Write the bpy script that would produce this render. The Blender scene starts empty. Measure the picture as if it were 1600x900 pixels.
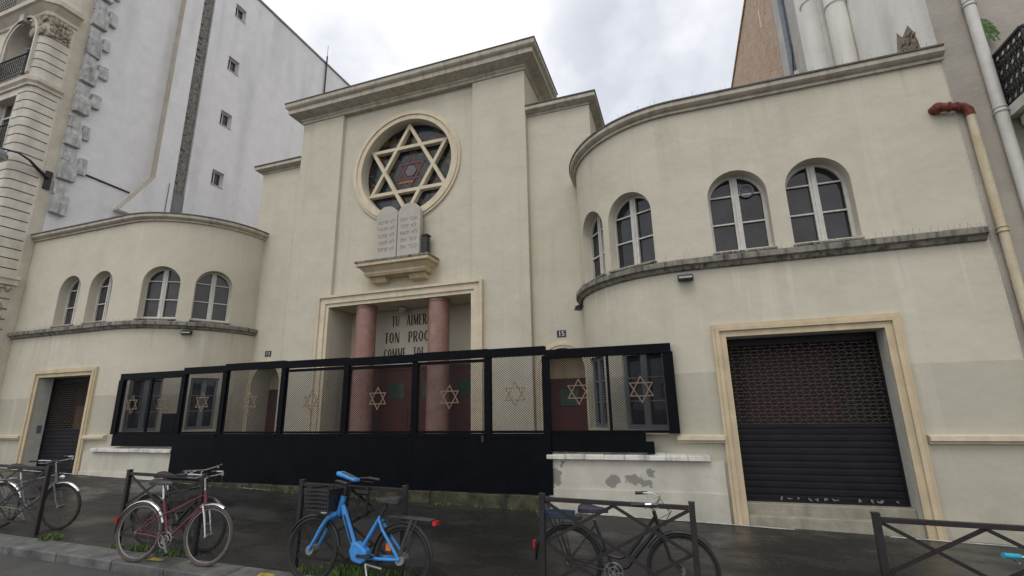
import bpy, bmesh, math, random
from math import sin, cos, pi, sqrt, radians, atan2
from mathutils import Vector, Matrix
random.seed(7)
scene = bpy.context.scene
COL = scene.collection

# ------------------------------------------------------------------ constants
# metres; camera at the origin, x along the street, y into the site, z up
XC = -7.27            # axis of the synagogue
YW = 8.9              # wing fronts
RW = 2.4              # radius of the rounded wing corners
AW = 5.25             # inner edge of the wings from the axis
YT = 11.32            # tower front
YF = 11.5             # side bays
XE = 12.1             # outer edge of the wings from the axis
XL = XC - XE          # left party wall
XR = XC + 11.9        # right party wall

def gz(x, y):
    """height of the pavement (it falls to the right and towards the kerb)"""
    t = max(-0.1, min(1.05, (y - 5.1) / 3.8))
    x = max(-30, min(14, x))
    return (-1.885 - .0165 * x) * (1 - t) + (-1.82 - .0236 * x) * t

# ------------------------------------------------------------------ materials
MATS = {}
def mat(name, col, rough=.8, var=.12, scale=3.0, bump=0.0, bscale=60.0, metal=0.0, spec=.5,
        streak=0.0, col2=None, streak_scale=(6, 6, .35), dirt=None):
    m = bpy.data.materials.new(name); m.use_nodes = True
    nt = m.node_tree; N = nt.nodes; L = nt.links
    b = N['Principled BSDF']
    b.inputs['Roughness'].default_value = rough
    b.inputs['Metallic'].default_value = metal
    b.inputs['Specular IOR Level'].default_value = spec
    tc = N.new('ShaderNodeTexCoord')
    col = tuple(col) + (1,)
    dark = tuple(c * (1 - var * 1.6) for c in col[:3]) + (1,)
    lite = tuple(min(1, c * (1 + var)) for c in col[:3]) + (1,)
    n = N.new('ShaderNodeTexNoise'); n.inputs['Scale'].default_value = scale
    n.inputs['Detail'].default_value = 6; n.inputs['Roughness'].default_value = .65
    L.new(tc.outputs['Object'], n.inputs['Vector'])
    r = N.new('ShaderNodeValToRGB'); r.color_ramp.elements[0].position = .3; r.color_ramp.elements[1].position = .7
    r.color_ramp.elements[0].color = dark; r.color_ramp.elements[1].color = lite
    L.new(n.outputs['Fac'], r.inputs['Fac'])
    out = r.outputs['Color']
    if streak > 0:
        mp = N.new('ShaderNodeMapping'); mp.inputs['Scale'].default_value = streak_scale
        L.new(tc.outputs['Object'], mp.inputs['Vector'])
        n2 = N.new('ShaderNodeTexNoise'); n2.inputs['Scale'].default_value = 1.0; n2.inputs['Detail'].default_value = 5
        L.new(mp.outputs['Vector'], n2.inputs['Vector'])
        r2 = N.new('ShaderNodeValToRGB'); r2.color_ramp.elements[0].position = .48; r2.color_ramp.elements[1].position = .72
        r2.color_ramp.elements[0].color = (0, 0, 0, 1); r2.color_ramp.elements[1].color = (streak,) * 3 + (1,)
        L.new(n2.outputs['Fac'], r2.inputs['Fac'])
        mx = N.new('ShaderNodeMix'); mx.data_type = 'RGBA'
        L.new(r2.outputs['Color'], mx.inputs['Factor'])
        L.new(out, mx.inputs['A']); mx.inputs['B'].default_value = tuple(col2 or (.06, .06, .05)) + (1,)
        out = mx.outputs['Result']
    L.new(out, b.inputs['Base Color'])
    if bump > 0:
        n3 = N.new('ShaderNodeTexNoise'); n3.inputs['Scale'].default_value = bscale; n3.inputs['Detail'].default_value = 4
        L.new(tc.outputs['Object'], n3.inputs['Vector'])
        bp = N.new('ShaderNodeBump'); bp.inputs['Strength'].default_value = bump; bp.inputs['Distance'].default_value = .02
        L.new(n3.outputs['Fac'], bp.inputs['Height']); L.new(bp.outputs['Normal'], b.inputs['Normal'])
    MATS[name] = m
    return m

def node_math(N, L, op, a, b=None, c=None):
    n = N.new('ShaderNodeMath'); n.operation = op
    for i, v in enumerate((a, b, c)):
        if v is None: continue
        if hasattr(v, 'links'): L.new(v, n.inputs[i])
        else: n.inputs[i].default_value = v
    return n.outputs[0]

def mix_rgb(N, L, fac, a, b):
    mx = N.new('ShaderNodeMix'); mx.data_type = 'RGBA'
    for k, v in (('Factor', fac), ('A', a), ('B', b)):
        if hasattr(v, 'links'): L.new(v, mx.inputs[k])
        else: mx.inputs[k].default_value = v if k == 'Factor' else tuple(v) + (1,)
    return mx.outputs['Result']

def noise(N, L, vec, scale, detail=5, rough=.6, mapscale=None):
    if mapscale:
        mp = N.new('ShaderNodeMapping'); mp.inputs['Scale'].default_value = mapscale
        L.new(vec, mp.inputs['Vector']); vec = mp.outputs['Vector']
    n = N.new('ShaderNodeTexNoise'); n.inputs['Scale'].default_value = scale
    n.inputs['Detail'].default_value = detail; n.inputs['Roughness'].default_value = rough
    L.new(vec, n.inputs['Vector'])
    return n.outputs['Fac']

def ramp(N, L, v, a, b):
    n = N.new('ShaderNodeMapRange'); n.inputs['From Min'].default_value = a; n.inputs['From Max'].default_value = b
    L.new(v, n.inputs['Value'])
    return n.outputs['Result']

# painted stucco of the synagogue: cream, a greyer washable coat low down, rain streaks, patched base
def stucco():
    m = mat('cream_stucco', (.545, .507, .408), rough=.9, var=.05, scale=1.3, spec=.2)
    nt = m.node_tree; N = nt.nodes; L = nt.links; b = N['Principled BSDF']
    base = b.inputs['Base Color'].links[0].from_socket
    tc = [n for n in N if n.type == 'TEX_COORD'][0].outputs['Object']
    sx = N.new('ShaderNodeSeparateXYZ'); L.new(tc, sx.inputs[0]); x, y, z = sx.outputs
    # greyer band of washable paint on the street front below 0.53
    yy = node_math(N, L, 'LESS_THAN', y, 11.0)
    edge = node_math(N, L, 'MULTIPLY_ADD', noise(N, L, tc, .8), .06, .50)
    band = node_math(N, L, 'MULTIPLY', node_math(N, L, 'LESS_THAN', z, edge), yy)
    c = mix_rgb(N, L, node_math(N, L, 'MULTIPLY', band, .65), base, (.375, .358, .29))
    # large faint patches from repainting
    pt = ramp(N, L, noise(N, L, tc, .35, 2, .4), .52, .60)
    c = mix_rgb(N, L, node_math(N, L, 'MULTIPLY', pt, .16), c, (.60, .55, .45))
    # rain streaks
    st = ramp(N, L, noise(N, L, tc, 1.0, 5, .6, (3.2, 3.2, .22)), .55, .80)
    c = mix_rgb(N, L, node_math(N, L, 'MULTIPLY', st, .38), c, (.33, .31, .25))
    st2 = ramp(N, L, noise(N, L, tc, 1.0, 4, .6, (1.6, 1.6, .10)), .60, .66)
    c = mix_rgb(N, L, node_math(N, L, 'MULTIPLY', st2, .22), c, (.70, .66, .56))
    # runs washed down from the string course, pale lime and dark dirt
    for k, (mscale, lo, hi, top, bot, colr, amt) in enumerate((((5.5, 5.5, .22), .60, .70, 2.35, .9, (.72, .68, .58), .42), ((7.5, 7.5, .3), .60, .74, 2.36, 1.5, (.24, .225, .18), .40), ((6.5, 6.5, .25), .60, .74, 5.5, 4.5, (.27, .25, .20), .32))):
        gate_ = node_math(N, L, 'MULTIPLY', node_math(N, L, 'LESS_THAN', z, top), ramp(N, L, z, bot, top))
        sn = ramp(N, L, noise(N, L, tc, 1.0, 3, .5, mscale), lo, hi)
        c = mix_rgb(N, L, node_math(N, L, 'MULTIPLY', node_math(N, L, 'MULTIPLY', sn, gate_), node_math(N, L, 'MULTIPLY', yy, amt)), c, colr)
    # splashed grime close to the pavement
    gr = node_math(N, L, 'MULTIPLY', ramp(N, L, z, -1.05, -1.85), ramp(N, L, noise(N, L, tc, 3.0), .35, .65))
    gr = node_math(N, L, 'MULTIPLY', gr, yy)
    c = mix_rgb(N, L, node_math(N, L, 'MULTIPLY', gr, .5), c, (.24, .225, .18))
    # fine cracks
    vo = N.new('ShaderNodeTexVoronoi'); vo.feature = 'DISTANCE_TO_EDGE'; vo.inputs['Scale'].default_value = .45
    ad = N.new('ShaderNodeVectorMath'); ad.operation = 'MULTIPLY_ADD'
    nz = N.new('ShaderNodeTexNoise'); nz.inputs['Scale'].default_value = 2.5; L.new(tc, nz.inputs['Vector'])
    L.new(nz.outputs['Color'], ad.inputs[0]); ad.inputs[1].default_value = (.6, .6, .6); L.new(tc, ad.inputs[2])
    L.new(ad.outputs[0], vo.inputs['Vector'])
    cr = node_math(N, L, 'MULTIPLY', node_math(N, L, 'LESS_THAN', vo.outputs['Distance'], .006), ramp(N, L, noise(N, L, tc, .5), .55, .6))
    c = mix_rgb(N, L, node_math(N, L, 'MULTIPLY', cr, .10), c, (.25, .23, .19))
    L.new(c, b.inputs['Base Color'])
    n3 = noise(N, L, tc, 55, 4)
    bp = N.new('ShaderNodeBump'); bp.inputs['Strength'].default_value = .25; bp.inputs['Distance'].default_value = .01
    L.new(n3, bp.inputs['Height'])
    bp2 = N.new('ShaderNodeBump'); bp2.inputs['Strength'].default_value = .25; bp2.inputs['Distance'].default_value = .12
    L.new(noise(N, L, tc, 1.4, 3), bp2.inputs['Height']); L.new(bp.outputs['Normal'], bp2.inputs['Normal'])
    L.new(bp2.outputs['Normal'], b.inputs['Normal'])
    return m
M_STUCCO = stucco()
M_TRIM = mat('ochre_trim', (.56, .455, .30), .85, .10, 2.5, .2, 50, streak=.5, col2=(.36, .30, .21))
M_TRIM_LIGHT = mat('cream_trim', (.62, .54, .40), .85, .08, 2.5, .2, 50, streak=.3, col2=(.36, .31, .22))
M_LEDGE = mat('weathered_ledge', (.24, .222, .185), .9, .28, 4, .35, 40, streak=1.0, col2=(.035, .033, .03), streak_scale=(13, 13, .6))
M_CORN = mat('cornice_stone', (.455, .412, .335), .9, .14, 3, .3, 40, streak=.45, col2=(.16, .145, .115), streak_scale=(8, 8, .6))
M_ROOFEDGE = mat('dark_roof_edge', (.11, .10, .085), .8, .25, 5, .2, 30)
M_ROOF = mat('roof_felt', (.12, .12, .115), .9, .2, 2, .2, 30)
M_GRANITE = mat('pink_granite', (.285, .158, .126), .45, .16, 5, .05, 60, streak=.35, col2=(.20, .085, .07), streak_scale=(4, 4, 1.2))
M_DARKWOOD = mat('dark_red_wood', (.085, .017, .012), .6, .22, 3, .1, 20, streak=.4, col2=(.05, .014, .01), streak_scale=(14, 14, .7))
M_GREENGLASS = mat('green_glass', (.035, .075, .045), .15, .2, 8)
M_PANE = mat('window_glass', (.024, .024, .027), .05, .45, 2.2, .10, 1.8, spec=.5)
M_PANE_CURT = mat('curtained_glass', (.052, .048, .051), .10, .25, 3.0, .06, 2.0, spec=.45, streak=.3, col2=(.04, .038, .04), streak_scale=(12, 12, .5))
M_WHITEWOOD = mat('white_window_paint', (.56, .54, .50), .7, .10, 8, .1, 40, streak=.35, col2=(.34, .31, .26), streak_scale=(18, 18, 1.5))
M_GREYWOOD = mat('grey_window_paint', (.16, .175, .185), .6, .10, 8, .1, 40)
M_BLACK = mat('black_gate_paint', (.003, .0036, .0058), .5, .3, 2.5, .12, 14, spec=.09)
M_MESHWIRE = mat('grey_mesh_steel', (.014, .0145, .017), .55, .15, 20, metal=.0, spec=.15)
M_BRASS = mat('brass_bar', (.205, .138, .09), .5, .15, 20, metal=.2)
M_BARRIER = mat('dark_brown_paint', (.017, .0135, .013), .45, .25, 6, .1, 25)
M_SHUTTER = mat('dark_shutter_steel', (.010, .010, .014), .5, .25, 3, .08, 12, spec=.25)
M_GRILLE = mat('grille_rods', (.060, .045, .040), .55, .15, 12, metal=.2)
M_STONE_STEP = mat('door_step_stone', (.30, .275, .215), .9, .18, 4, .3, 40, streak=.5, col2=(.13, .12, .09))
M_INNERDOOR = mat('dim_red_door', (.038, .011, .009), .6, .2, 3)
M_REVEAL = mat('pale_green_grey_paint', (.50, .49, .43), .8, .08, 4, .1, 40, streak=.3, col2=(.30, .29, .24))
M_COPING = mat('white_coping_paint', (.62, .60, .55), .85, .12, 4, .3, 40, streak=.7, col2=(.17, .16, .14), streak_scale=(5, 5, 2))
M_TABLET = mat('tablet_stone', (.43, .40, .35), .9, .06, 5, .15, 40)
M_INK = mat('dark_lettering', (.060, .042, .030), .7, .1, 20)
M_INKSOFT = mat('engraved_lettering', (.20, .18, .155), .8, .1, 20)
M_PARTY_L = mat('pale_grey_render', (.71, .695, .69), .92, .05, 1.6, .6, 12, streak=.40, col2=(.40, .39, .40), streak_scale=(1.0, 1.0, .16))
M_PARTY_EDGE = mat('beige_render', (.46, .41, .34), .92, .12, 1.5, .3, 20, streak=.4, col2=(.33, .28, .22), streak_scale=(3, 3, .3))
M_RUBBLE = mat('rough_flue_wall', (.21, .195, .18), .95, .45, 9, .9, 12)
M_FLUESTEEL = mat('dull_zinc', (.16, .17, .18), .5, .2, 4, metal=.3)
M_PARTY_R = mat('white_render', (.82, .80, .745), .92, .07, 1.0, .35, 18, streak=.45, col2=(.40, .37, .30), streak_scale=(1.3, 1.3, .16))
M_GREYREND = mat('grey_render', (.44, .43, .40), .92, .12, 1.2, .3, 20, streak=.4, col2=(.24, .23, .21), streak_scale=(2, 2, .2))
M_FRONT_R = mat('grey_brown_render', (.38, .345, .295), .92, .13, 1.2, .4, 16, streak=.35, col2=(.18, .16, .135), streak_scale=(1.5, 1.5, .3))
M_LIMESTONE = mat('limestone', (.62, .575, .49), .9, .12, 2.0, .35, 30, streak=.4, col2=(.30, .275, .235), streak_scale=(3, 3, .3))
M_LIMESTONE_B = mat('beige_limestone', (.56, .505, .41), .9, .10, 2.0, .3, 30, streak=.3, col2=(.30, .255, .20), streak_scale=(3, 3, .3))
M_TOOTH = mat('grey_weathered_stone', (.50, .495, .485), .92, .25, 4.0, .6, 25, streak=.6, col2=(.12, .115, .11), streak_scale=(7, 7, 1.2))
M_CARVED = mat('carved_stone', (.40, .335, .265), .92, .30, 9, 1.0, 9, streak=.4, col2=(.15, .12, .10))
M_GROOVE = mat('dark_joint', (.10, .088, .075), .95, .2, 8)
M_IRON = mat('black_wrought_iron', (.018, .018, .021), .5, .25, 12)
M_PIPE_W = mat('white_pipe_paint', (.62, .60, .555), .6, .08, 4, .08, 30, streak=.4, col2=(.36, .33, .28), streak_scale=(6, 6, .5))
M_PIPE_B = mat('cream_pipe_paint', (.56, .50, .36), .65, .12, 4, .08, 30, streak=.6, col2=(.42, .27, .10), streak_scale=(7, 7, .8))
M_PIPE_RUST = mat('rust_red_iron', (.17, .042, .026), .8, .55, 14, .3, 30)
M_LEAF = mat('green_leaves', (.07, .16, .03), .6, .35, 12)
M_GRASS = mat('weed_grass', (.075, .14, .022), .7, .35, 12)
M_MOSS = mat('mossy_concrete', (.050, .050, .026), .95, .6, 4, .8, 18, streak=.8, col2=(.018, .018, .013), streak_scale=(5, 5, 2))
M_YELLOW = mat('worn_yellow_paint', (.34, .25, .035), .8, .4, 14)
M_SEAL = mat('pale_joint_mortar', (.40, .39, .36), .9, .35, 6, .3, 30)
M_BLUE = mat('bright_blue_enamel', (.045, .235, .58), .34, .10, 9, spec=.5, streak=.35, col2=(.02, .09, .22), streak_scale=(14, 14, 5))
M_RED = mat('faded_crimson_enamel', (.14, .028, .038), .35, .2, 10)
M_BIKEBLACK = mat('black_enamel', (.014, .014, .016), .3, .15, 10)
M_TYRE = mat('black_rubber', (.020, .019, .018), .8, .2, 14)
M_TYRETAN = mat('tan_sided_rubber', (.085, .060, .045), .8, .2, 14)
M_CHROME = mat('scratched_chrome', (.62, .62, .63), .25, .12, 14, metal=1.0)
M_ALU = mat('dull_aluminium', (.30, .30, .305), .4, .12, 14, metal=.7)
M_DARKALU = mat('tarnished_steel', (.055, .053, .052), .5, .2, 14, metal=.3)
M_PLASTIC = mat('black_plastic', (.016, .016, .018), .5, .15, 14)
M_SADDLE = mat('black_vinyl', (.018, .016, .020), .4, .15, 14)
M_SADDLEP = mat('purple_black_vinyl', (.022, .018, .036), .35, .15, 14)
M_REDLENS = mat('red_reflector', (.45, .02, .02), .2, .05, 10)
M_ORANGE = mat('orange_reflector', (.75, .16, .02), .2, .05, 10)
M_NAVY = mat('blue_grey_plastic', (.035, .062, .105), .45, .15, 12)
M_ZINC = mat('blue_grey_zinc', (.17, .20, .245), .5, .2, 6)
M_TEAL = mat('turquoise_grip', (.02, .30, .42), .5, .1, 12)
M_SCREEN = mat('grey_display', (.10, .13, .14), .15, .1, 12)
M_PLATE = mat('dark_enamel_plate', (.016, .022, .035), .35, .1, 12)
M_PAPER = mat('dirty_paper', (.17, .17, .165), .8, .3, 30)
M_PLATEW = mat('white_enamel', (.62, .62, .60), .5, .05, 12)
M_LAMPHOOD = mat('lamp_grey', (.16, .15, .185), .45, .12, 12)
M_LAMPGLASS = mat('lamp_glass', (.34, .33, .34), .2, .1, 12)
M_CARDBOX = mat('brown_card', (.16, .085, .035), .9, .15, 6)
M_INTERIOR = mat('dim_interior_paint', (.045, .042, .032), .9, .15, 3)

# patchy, damp asphalt
def asphalt(name, col, wet):
    m = mat(name, col, .6, .22, .9, 0)
    nt = m.node_tree; N = nt.nodes; L = nt.links; b = N['Principled BSDF']
    base = b.inputs['Base Color'].links[0].from_socket
    tc = [n for n in N if n.type == 'TEX_COORD'][0].outputs['Object']
    gr = noise(N, L, tc, 140, 3, .7)
    c = mix_rgb(N, L, ramp(N, L, gr, .55, .72), base, tuple(min(1, v * 1.9) for v in col))
    sp = node_math(N, L, 'GREATER_THAN', noise(N, L, tc, 26, 2, .5), .745)
    c = mix_rgb(N, L, node_math(N, L, 'MULTIPLY', sp, .55), c, (.20, .195, .18))
    # repair patches with straight edges
    br = N.new('ShaderNodeTexBrick'); br.inputs['Scale'].default_value = .30
    br.inputs['Mortar Size'].default_value = .004; br.inputs['Color1'].default_value = (.75, .75, .75, 1)
    br.inputs['Color2'].default_value = (1.08, 1.08, 1.08, 1); br.inputs['Mortar'].default_value = (.5, .5, .5, 1)
    L.new(tc, br.inputs['Vector'])
    mm = N.new('ShaderNodeMix'); mm.data_type = 'RGBA'; mm.blend_type = 'MULTIPLY'; mm.inputs['Factor'].default_value = .8
    L.new(c, mm.inputs['A']); L.new(br.outputs['Color'], mm.inputs['B'])
    L.new(mm.outputs['Result'], b.inputs['Base Color'])
    w = ramp(N, L, noise(N, L, tc, .55, 6, .65, (1, 1.6, 1)), .42, .60)
    L.new(node_math(N, L, 'MULTIPLY_ADD', w, -wet, .60), b.inputs['Roughness'])
    bp = N.new('ShaderNodeBump'); bp.inputs['Strength'].default_value = .5; bp.inputs['Distance'].default_value = .006
    L.new(gr, bp.inputs['Height']); L.new(bp.outputs['Normal'], b.inputs['Normal'])
    return m
M_PAVE = asphalt('damp_pavement_asphalt', (.020, .0195, .019), .44)
M_ROAD = asphalt('road_asphalt', (.064, .063, .061), .22)
M_KERB = mat('granite_kerb', (.118, .118, .113), .6, .42, 4, .3, 60, streak=.5, col2=(.05, .05, .045), streak_scale=(3, 3, 3))
M_EARTH = mat('bare_ground', (.07, .065, .06), .9, .2, 1)

def brick_mat(name, c1, c2, mortar, scale, axis='YZ'):
    m = mat(name, c1, .9, .1, 4, 0)
    nt = m.node_tree; N = nt.nodes; L = nt.links; b = N['Principled BSDF']
    tc = [n for n in N if n.type == 'TEX_COORD'][0].outputs['Object']
    sx = N.new('ShaderNodeSeparateXYZ'); L.new(tc, sx.inputs[0])
    cb = N.new('ShaderNodeCombineXYZ'); L.new(sx.outputs[1 if axis == 'YZ' else 0], cb.inputs[0]); L.new(sx.outputs[2], cb.inputs[1])
    br = N.new('ShaderNodeTexBrick'); br.inputs['Scale'].default_value = scale
    br.inputs['Color1'].default_value = tuple(c1) + (1,); br.inputs['Color2'].default_value = tuple(c2) + (1,)
    br.inputs['Mortar'].default_value = tuple(mortar) + (1,); br.inputs['Mortar Size'].default_value = .03
    br.inputs['Brick Width'].default_value = .44; br.inputs['Row Height'].default_value = .14
    L.new(cb.outputs[0], br.inputs['Vector'])
    c = mix_rgb(N, L, node_math(N, L, 'MULTIPLY', ramp(N, L, noise(N, L, tc, 1.2), .4, .7), .5), br.outputs['Color'], tuple(v * .72 for v in c1))
    L.new(c, b.inputs['Base Color'])
    bp = N.new('ShaderNodeBump'); bp.inputs['Strength'].default_value = .6; bp.inputs['Distance'].default_value = .02
    L.new(br.outputs['Fac'], bp.inputs['Height']); bp.invert = True; L.new(bp.outputs['Normal'], b.inputs['Normal'])
    return m
M_BRICK = brick_mat('brown_brick', (.50, .32, .20), (.23, .135, .085), (.52, .43, .34), 1.6)

# leaded stained glass: small irregular cells of deep colour
def stained():
    m = mat('stained_glass', (.03, .025, .035), .18, .1, 5, 0)
    nt = m.node_tree; N = nt.nodes; L = nt.links; b = N['Principled BSDF']
    tc = [n for n in N if n.type == 'TEX_COORD'][0].outputs['Object']
    v = N.new('ShaderNodeTexVoronoi'); v.inputs['Scale'].default_value = 3.4; L.new(tc, v.inputs['Vector'])
    sp = N.new('ShaderNodeSeparateColor'); L.new(v.outputs['Color'], sp.inputs[0])
    r = N.new('ShaderNodeValToRGB'); cr = r.color_ramp; cr.interpolation = 'CONSTANT'
    cols = [(.030, .022, .040), (.012, .026, .026), (.050, .018, .020), (.060, .060, .062), (.020, .018, .045), (.026, .040, .022), (.075, .055, .030)]
    cr.elements[0].position = 0; cr.elements[0].color = cols[0] + (1,)
    cr.elements[1].position = .16; cr.elements[1].color = cols[1] + (1,)
    for i, c in enumerate(cols[2:]):
        e = cr.elements.new(.30 + .13 * i); e.color = c + (1,)
    L.new(sp.outputs[0], r.inputs['Fac'])
    v2 = N.new('ShaderNodeTexVoronoi'); v2.feature = 'DISTANCE_TO_EDGE'; v2.inputs['Scale'].default_value = 3.4; L.new(tc, v2.inputs['Vector'])
    ed = node_math(N, L, 'LESS_THAN', v2.outputs['Distance'], .05)
    L.new(mix_rgb(N, L, ed, r.outputs['Color'], (.008, .008, .008)), b.inputs['Base Color'])
    return m
M_STAINED = stained()
M_SG_RED = mat('red_stained_glass', (.085, .022, .020), .25, .35, 9)
M_SG_PINK = mat('pale_stained_glass', (.12, .095, .10), .25, .25, 9)
M_SG_GREEN = mat('green_stained_glass', (.030, .044, .044), .25, .3, 9)
M_SG_ORANGE = mat('orange_stained_glass', (.26, .085, .025), .25, .3, 9)

# ------------------------------------------------------------------ mesh tools
class MB:
    def __init__(s): s.v = []; s.f = []; s.mi = []; s.cur = 0
    def quad(s, *pts):
        i = len(s.v); s.v += [tuple(p) for p in pts]; s.f.append(tuple(range(i, i + len(pts)))); s.mi.append(s.cur); return s
    def box(s, x0, x1, y0, y1, z0, z1):
        P = [(x0,y0,z0),(x1,y0,z0),(x1,y1,z0),(x0,y1,z0),(x0,y0,z1),(x1,y0,z1),(x1,y1,z1),(x0,y1,z1)]
        return s.hexa(P)
    def hexa(s, P):
        i = len(s.v); s.v += [tuple(p) for p in P]
        for f in ((0,3,2,1),(4,5,6,7),(0,1,5,4),(1,2,6,5),(2,3,7,6),(3,0,4,7)):
            s.f.append(tuple(i + k for k in f)); s.mi.append(s.cur)
        return s
    def bar(s, a, b, w, h=None, up=(0, 0, 1)):
        """rectangular bar from a to b, w sideways, h along up"""
        a = Vector(a); b = Vector(b); d = (b - a).normalized(); up = Vector(up)
        if abs(d.dot(up)) > .99: up = Vector((0, 1, 0))
        sd = d.cross(up).normalized() * (w / 2); u = sd.cross(d).normalized() * ((h or w) / 2)
        return s.hexa([a - sd - u, a + sd - u, b + sd - u, b - sd - u, a - sd + u, a + sd + u, b + sd + u, b - sd + u])
    def tube(s, pts, r, n=8, cap=True):
        pts = [Vector(p) for p in pts]; rs = r if isinstance(r, (list, tuple)) else [r] * len(pts)
        base = len(s.v); pu = None
        for k, p in enumerate(pts):
            if k == 0: d = pts[1] - p
            elif k == len(pts) - 1: d = p - pts[k - 1]
            else: d = (pts[k + 1] - p).normalized() + (p - pts[k - 1]).normalized()
            d.normalize()
            if pu is None:
                pu = Vector((0, 0, 1)) if abs(d.z) < .9 else Vector((1, 0, 0))
            u = (pu - d * pu.dot(d)).normalized(); pu = u; w = d.cross(u)
            for j in range(n):
                a = 2 * pi * j / n; s.v.append(tuple(p + (u * cos(a) + w * sin(a)) * rs[k]))
        for k in range(len(pts) - 1):
            for j in range(n):
                j2 = (j + 1) % n
                s.f.append((base + k*n + j, base + k*n + j2, base + (k+1)*n + j2, base + (k+1)*n + j)); s.mi.append(s.cur)
        if cap:
            s.f.append(tuple(base + j for j in reversed(range(n)))); s.mi.append(s.cur)
            s.f.append(tuple(base + (len(pts)-1)*n + j for j in range(n))); s.mi.append(s.cur)
        return s
    def torus(s, c, R, r, n=40, m=8, axis='y', a0=0, a1=2*pi):
        c = Vector(c); full = abs(a1 - a0 - 2*pi) < 1e-6; K = n if full else n + 1; base = len(s.v)
        for i in range(K):
            a = a0 + (a1 - a0) * i / n
            e = Vector((cos(a), 0, sin(a))); ax = Vector((0, 1, 0))
            if axis == 'z': e = Vector((cos(a), sin(a), 0)); ax = Vector((0, 0, 1))
            if axis == 'x': e = Vector((0, cos(a), sin(a))); ax = Vector((1, 0, 0))
            for j in range(m):
                t = 2*pi*j/m; s.v.append(tuple(c + e * (R + r * cos(t)) + ax * (r * sin(t))))
        for i in range(n if full else n):
            i2 = (i + 1) % K
            for j in range(m):
                j2 = (j + 1) % m
                s.f.append((base+i*m+j, base+i2*m+j, base+i2*m+j2, base+i*m+j2)); s.mi.append(s.cur)
        return s
    def lathe(s, c, prof, n=24, a0=0, a1=2*pi):
        """profile of (radius, z) about the vertical through c"""
        base = len(s.v); full = abs(a1-a0-2*pi) < 1e-6; K = n if full else n + 1; m = len(prof)
        for i in range(K):
            a = a0 + (a1-a0)*i/n
            for r, z in prof: s.v.append((c[0] + r*cos(a), c[1] + r*sin(a), c[2] + z))
        for i in range(n):
            i2 = (i+1) % K
            for j in range(m-1):
                s.f.append((base+i*m+j, base+i2*m+j, base+i2*m+j+1, base+i*m+j+1)); s.mi.append(s.cur)
        return s
    def prism(s, pts, d):
        """polygon of 3-D points pushed along vector d, closed both ends"""
        d = Vector(d); A = [Vector(p) for p in pts]; n = len(A); i = len(s.v)
        s.v += [tuple(p) for p in A] + [tuple(p + d) for p in A]
        s.f.append(tuple(i + k for k in range(n))); s.mi.append(s.cur)
        s.f.append(tuple(i + n + k for k in reversed(range(n)))); s.mi.append(s.cur)
        for k in range(n):
            k2 = (k+1) % n; s.f.append((i+k, i+k2, i+n+k2, i+n+k)); s.mi.append(s.cur)
        return s
    def ellipsoid(s, c, rx, ry, rz, n=12, m=8):
        base = len(s.v)
        for i in range(m + 1):
            t = pi * i / m
            for j in range(n):
                a = 2*pi*j/n; s.v.append((c[0]+rx*sin(t)*cos(a), c[1]+ry*sin(t)*sin(a), c[2]+rz*cos(t)))
        for i in range(m):
            for j in range(n):
                j2 = (j+1) % n
                s.f.append((base+i*n+j, base+(i+1)*n+j, base+(i+1)*n+j2, base+i*n+j2)); s.mi.append(s.cur)
        return s
    def build(s, name, m, parent=None, smooth=False, bevel=0, label=None):
        me = bpy.data.meshes.new(name); me.from_pydata(s.v, [], s.f)
        ms = m if isinstance(m, (list, tuple)) else [m]
        for q in ms: me.materials.append(q)
        if len(ms) > 1: me.polygons.foreach_set('material_index', s.mi)
        bm = bmesh.new(); bm.from_mesh(me); bmesh.ops.remove_doubles(bm, verts=bm.verts, dist=1e-5)
        bmesh.ops.recalc_face_normals(bm, faces=bm.faces)
        if smooth:
            for f in bm.faces: f.smooth = True
            for e in bm.edges:
                if len(e.link_faces) != 2 or e.calc_face_angle(0) > radians(38): e.smooth = False
        bm.to_mesh(me); bm.free(); me.update()
        o = bpy.data.objects.new(name, me); COL.objects.link(o)
        if bevel:
            b = o.modifiers.new('bevel', 'BEVEL'); b.width = bevel; b.segments = 2; b.limit_method = 'ANGLE'; b.angle_limit = radians(40)
        if parent is not None: put_under(o, parent)
        if label: o['label'] = label
        return o

def world_of(o):
    m = Matrix.LocRotScale(o.location, o.rotation_euler, None)
    return world_of(o.parent) @ o.matrix_parent_inverse @ m if o.parent else m
def put_under(o, parent):
    o.parent = parent; o.matrix_parent_inverse = world_of(parent).inverted()
def local_under(o, parent):
    o.parent = parent; o.matrix_parent_inverse = Matrix.Identity(4)
def tag(o, label, cat, group=None, kind=None):
    if label: o['label'] = label
    if cat: o['category'] = cat
    if group: o['group'] = group
    if kind: o['kind'] = kind
    return o
def thing(name, loc, label, cat, group=None):
    o = bpy.data.objects.new(name, None); COL.objects.link(o); o.location = loc; o.empty_display_size = .2
    return tag(o, label, cat, group)
def structure(o): o['kind'] = 'structure'; return o
def copy_tree(o, parent=None):
    c = o.copy(); COL.objects.link(c)
    if parent is not None: c.parent = parent
    for ch in list(o.children): copy_tree(ch, c)
    return c

def text_mesh(body, size, name, m, parent, place, extrude=.004, align='CENTER'):
    cu = bpy.data.curves.new(name, 'FONT'); cu.body = body; cu.size = size; cu.extrude = extrude; cu.align_x = align
    t = bpy.data.objects.new(name, cu); COL.objects.link(t)
    bpy.context.view_layer.update()
    me = bpy.data.meshes.new_from_object(t.evaluated_get(bpy.context.evaluated_depsgraph_get()))
    bpy.data.objects.remove(t); bpy.data.curves.remove(cu)
    me.transform(place); me.materials.clear(); me.materials.append(m)
    return me

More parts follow.
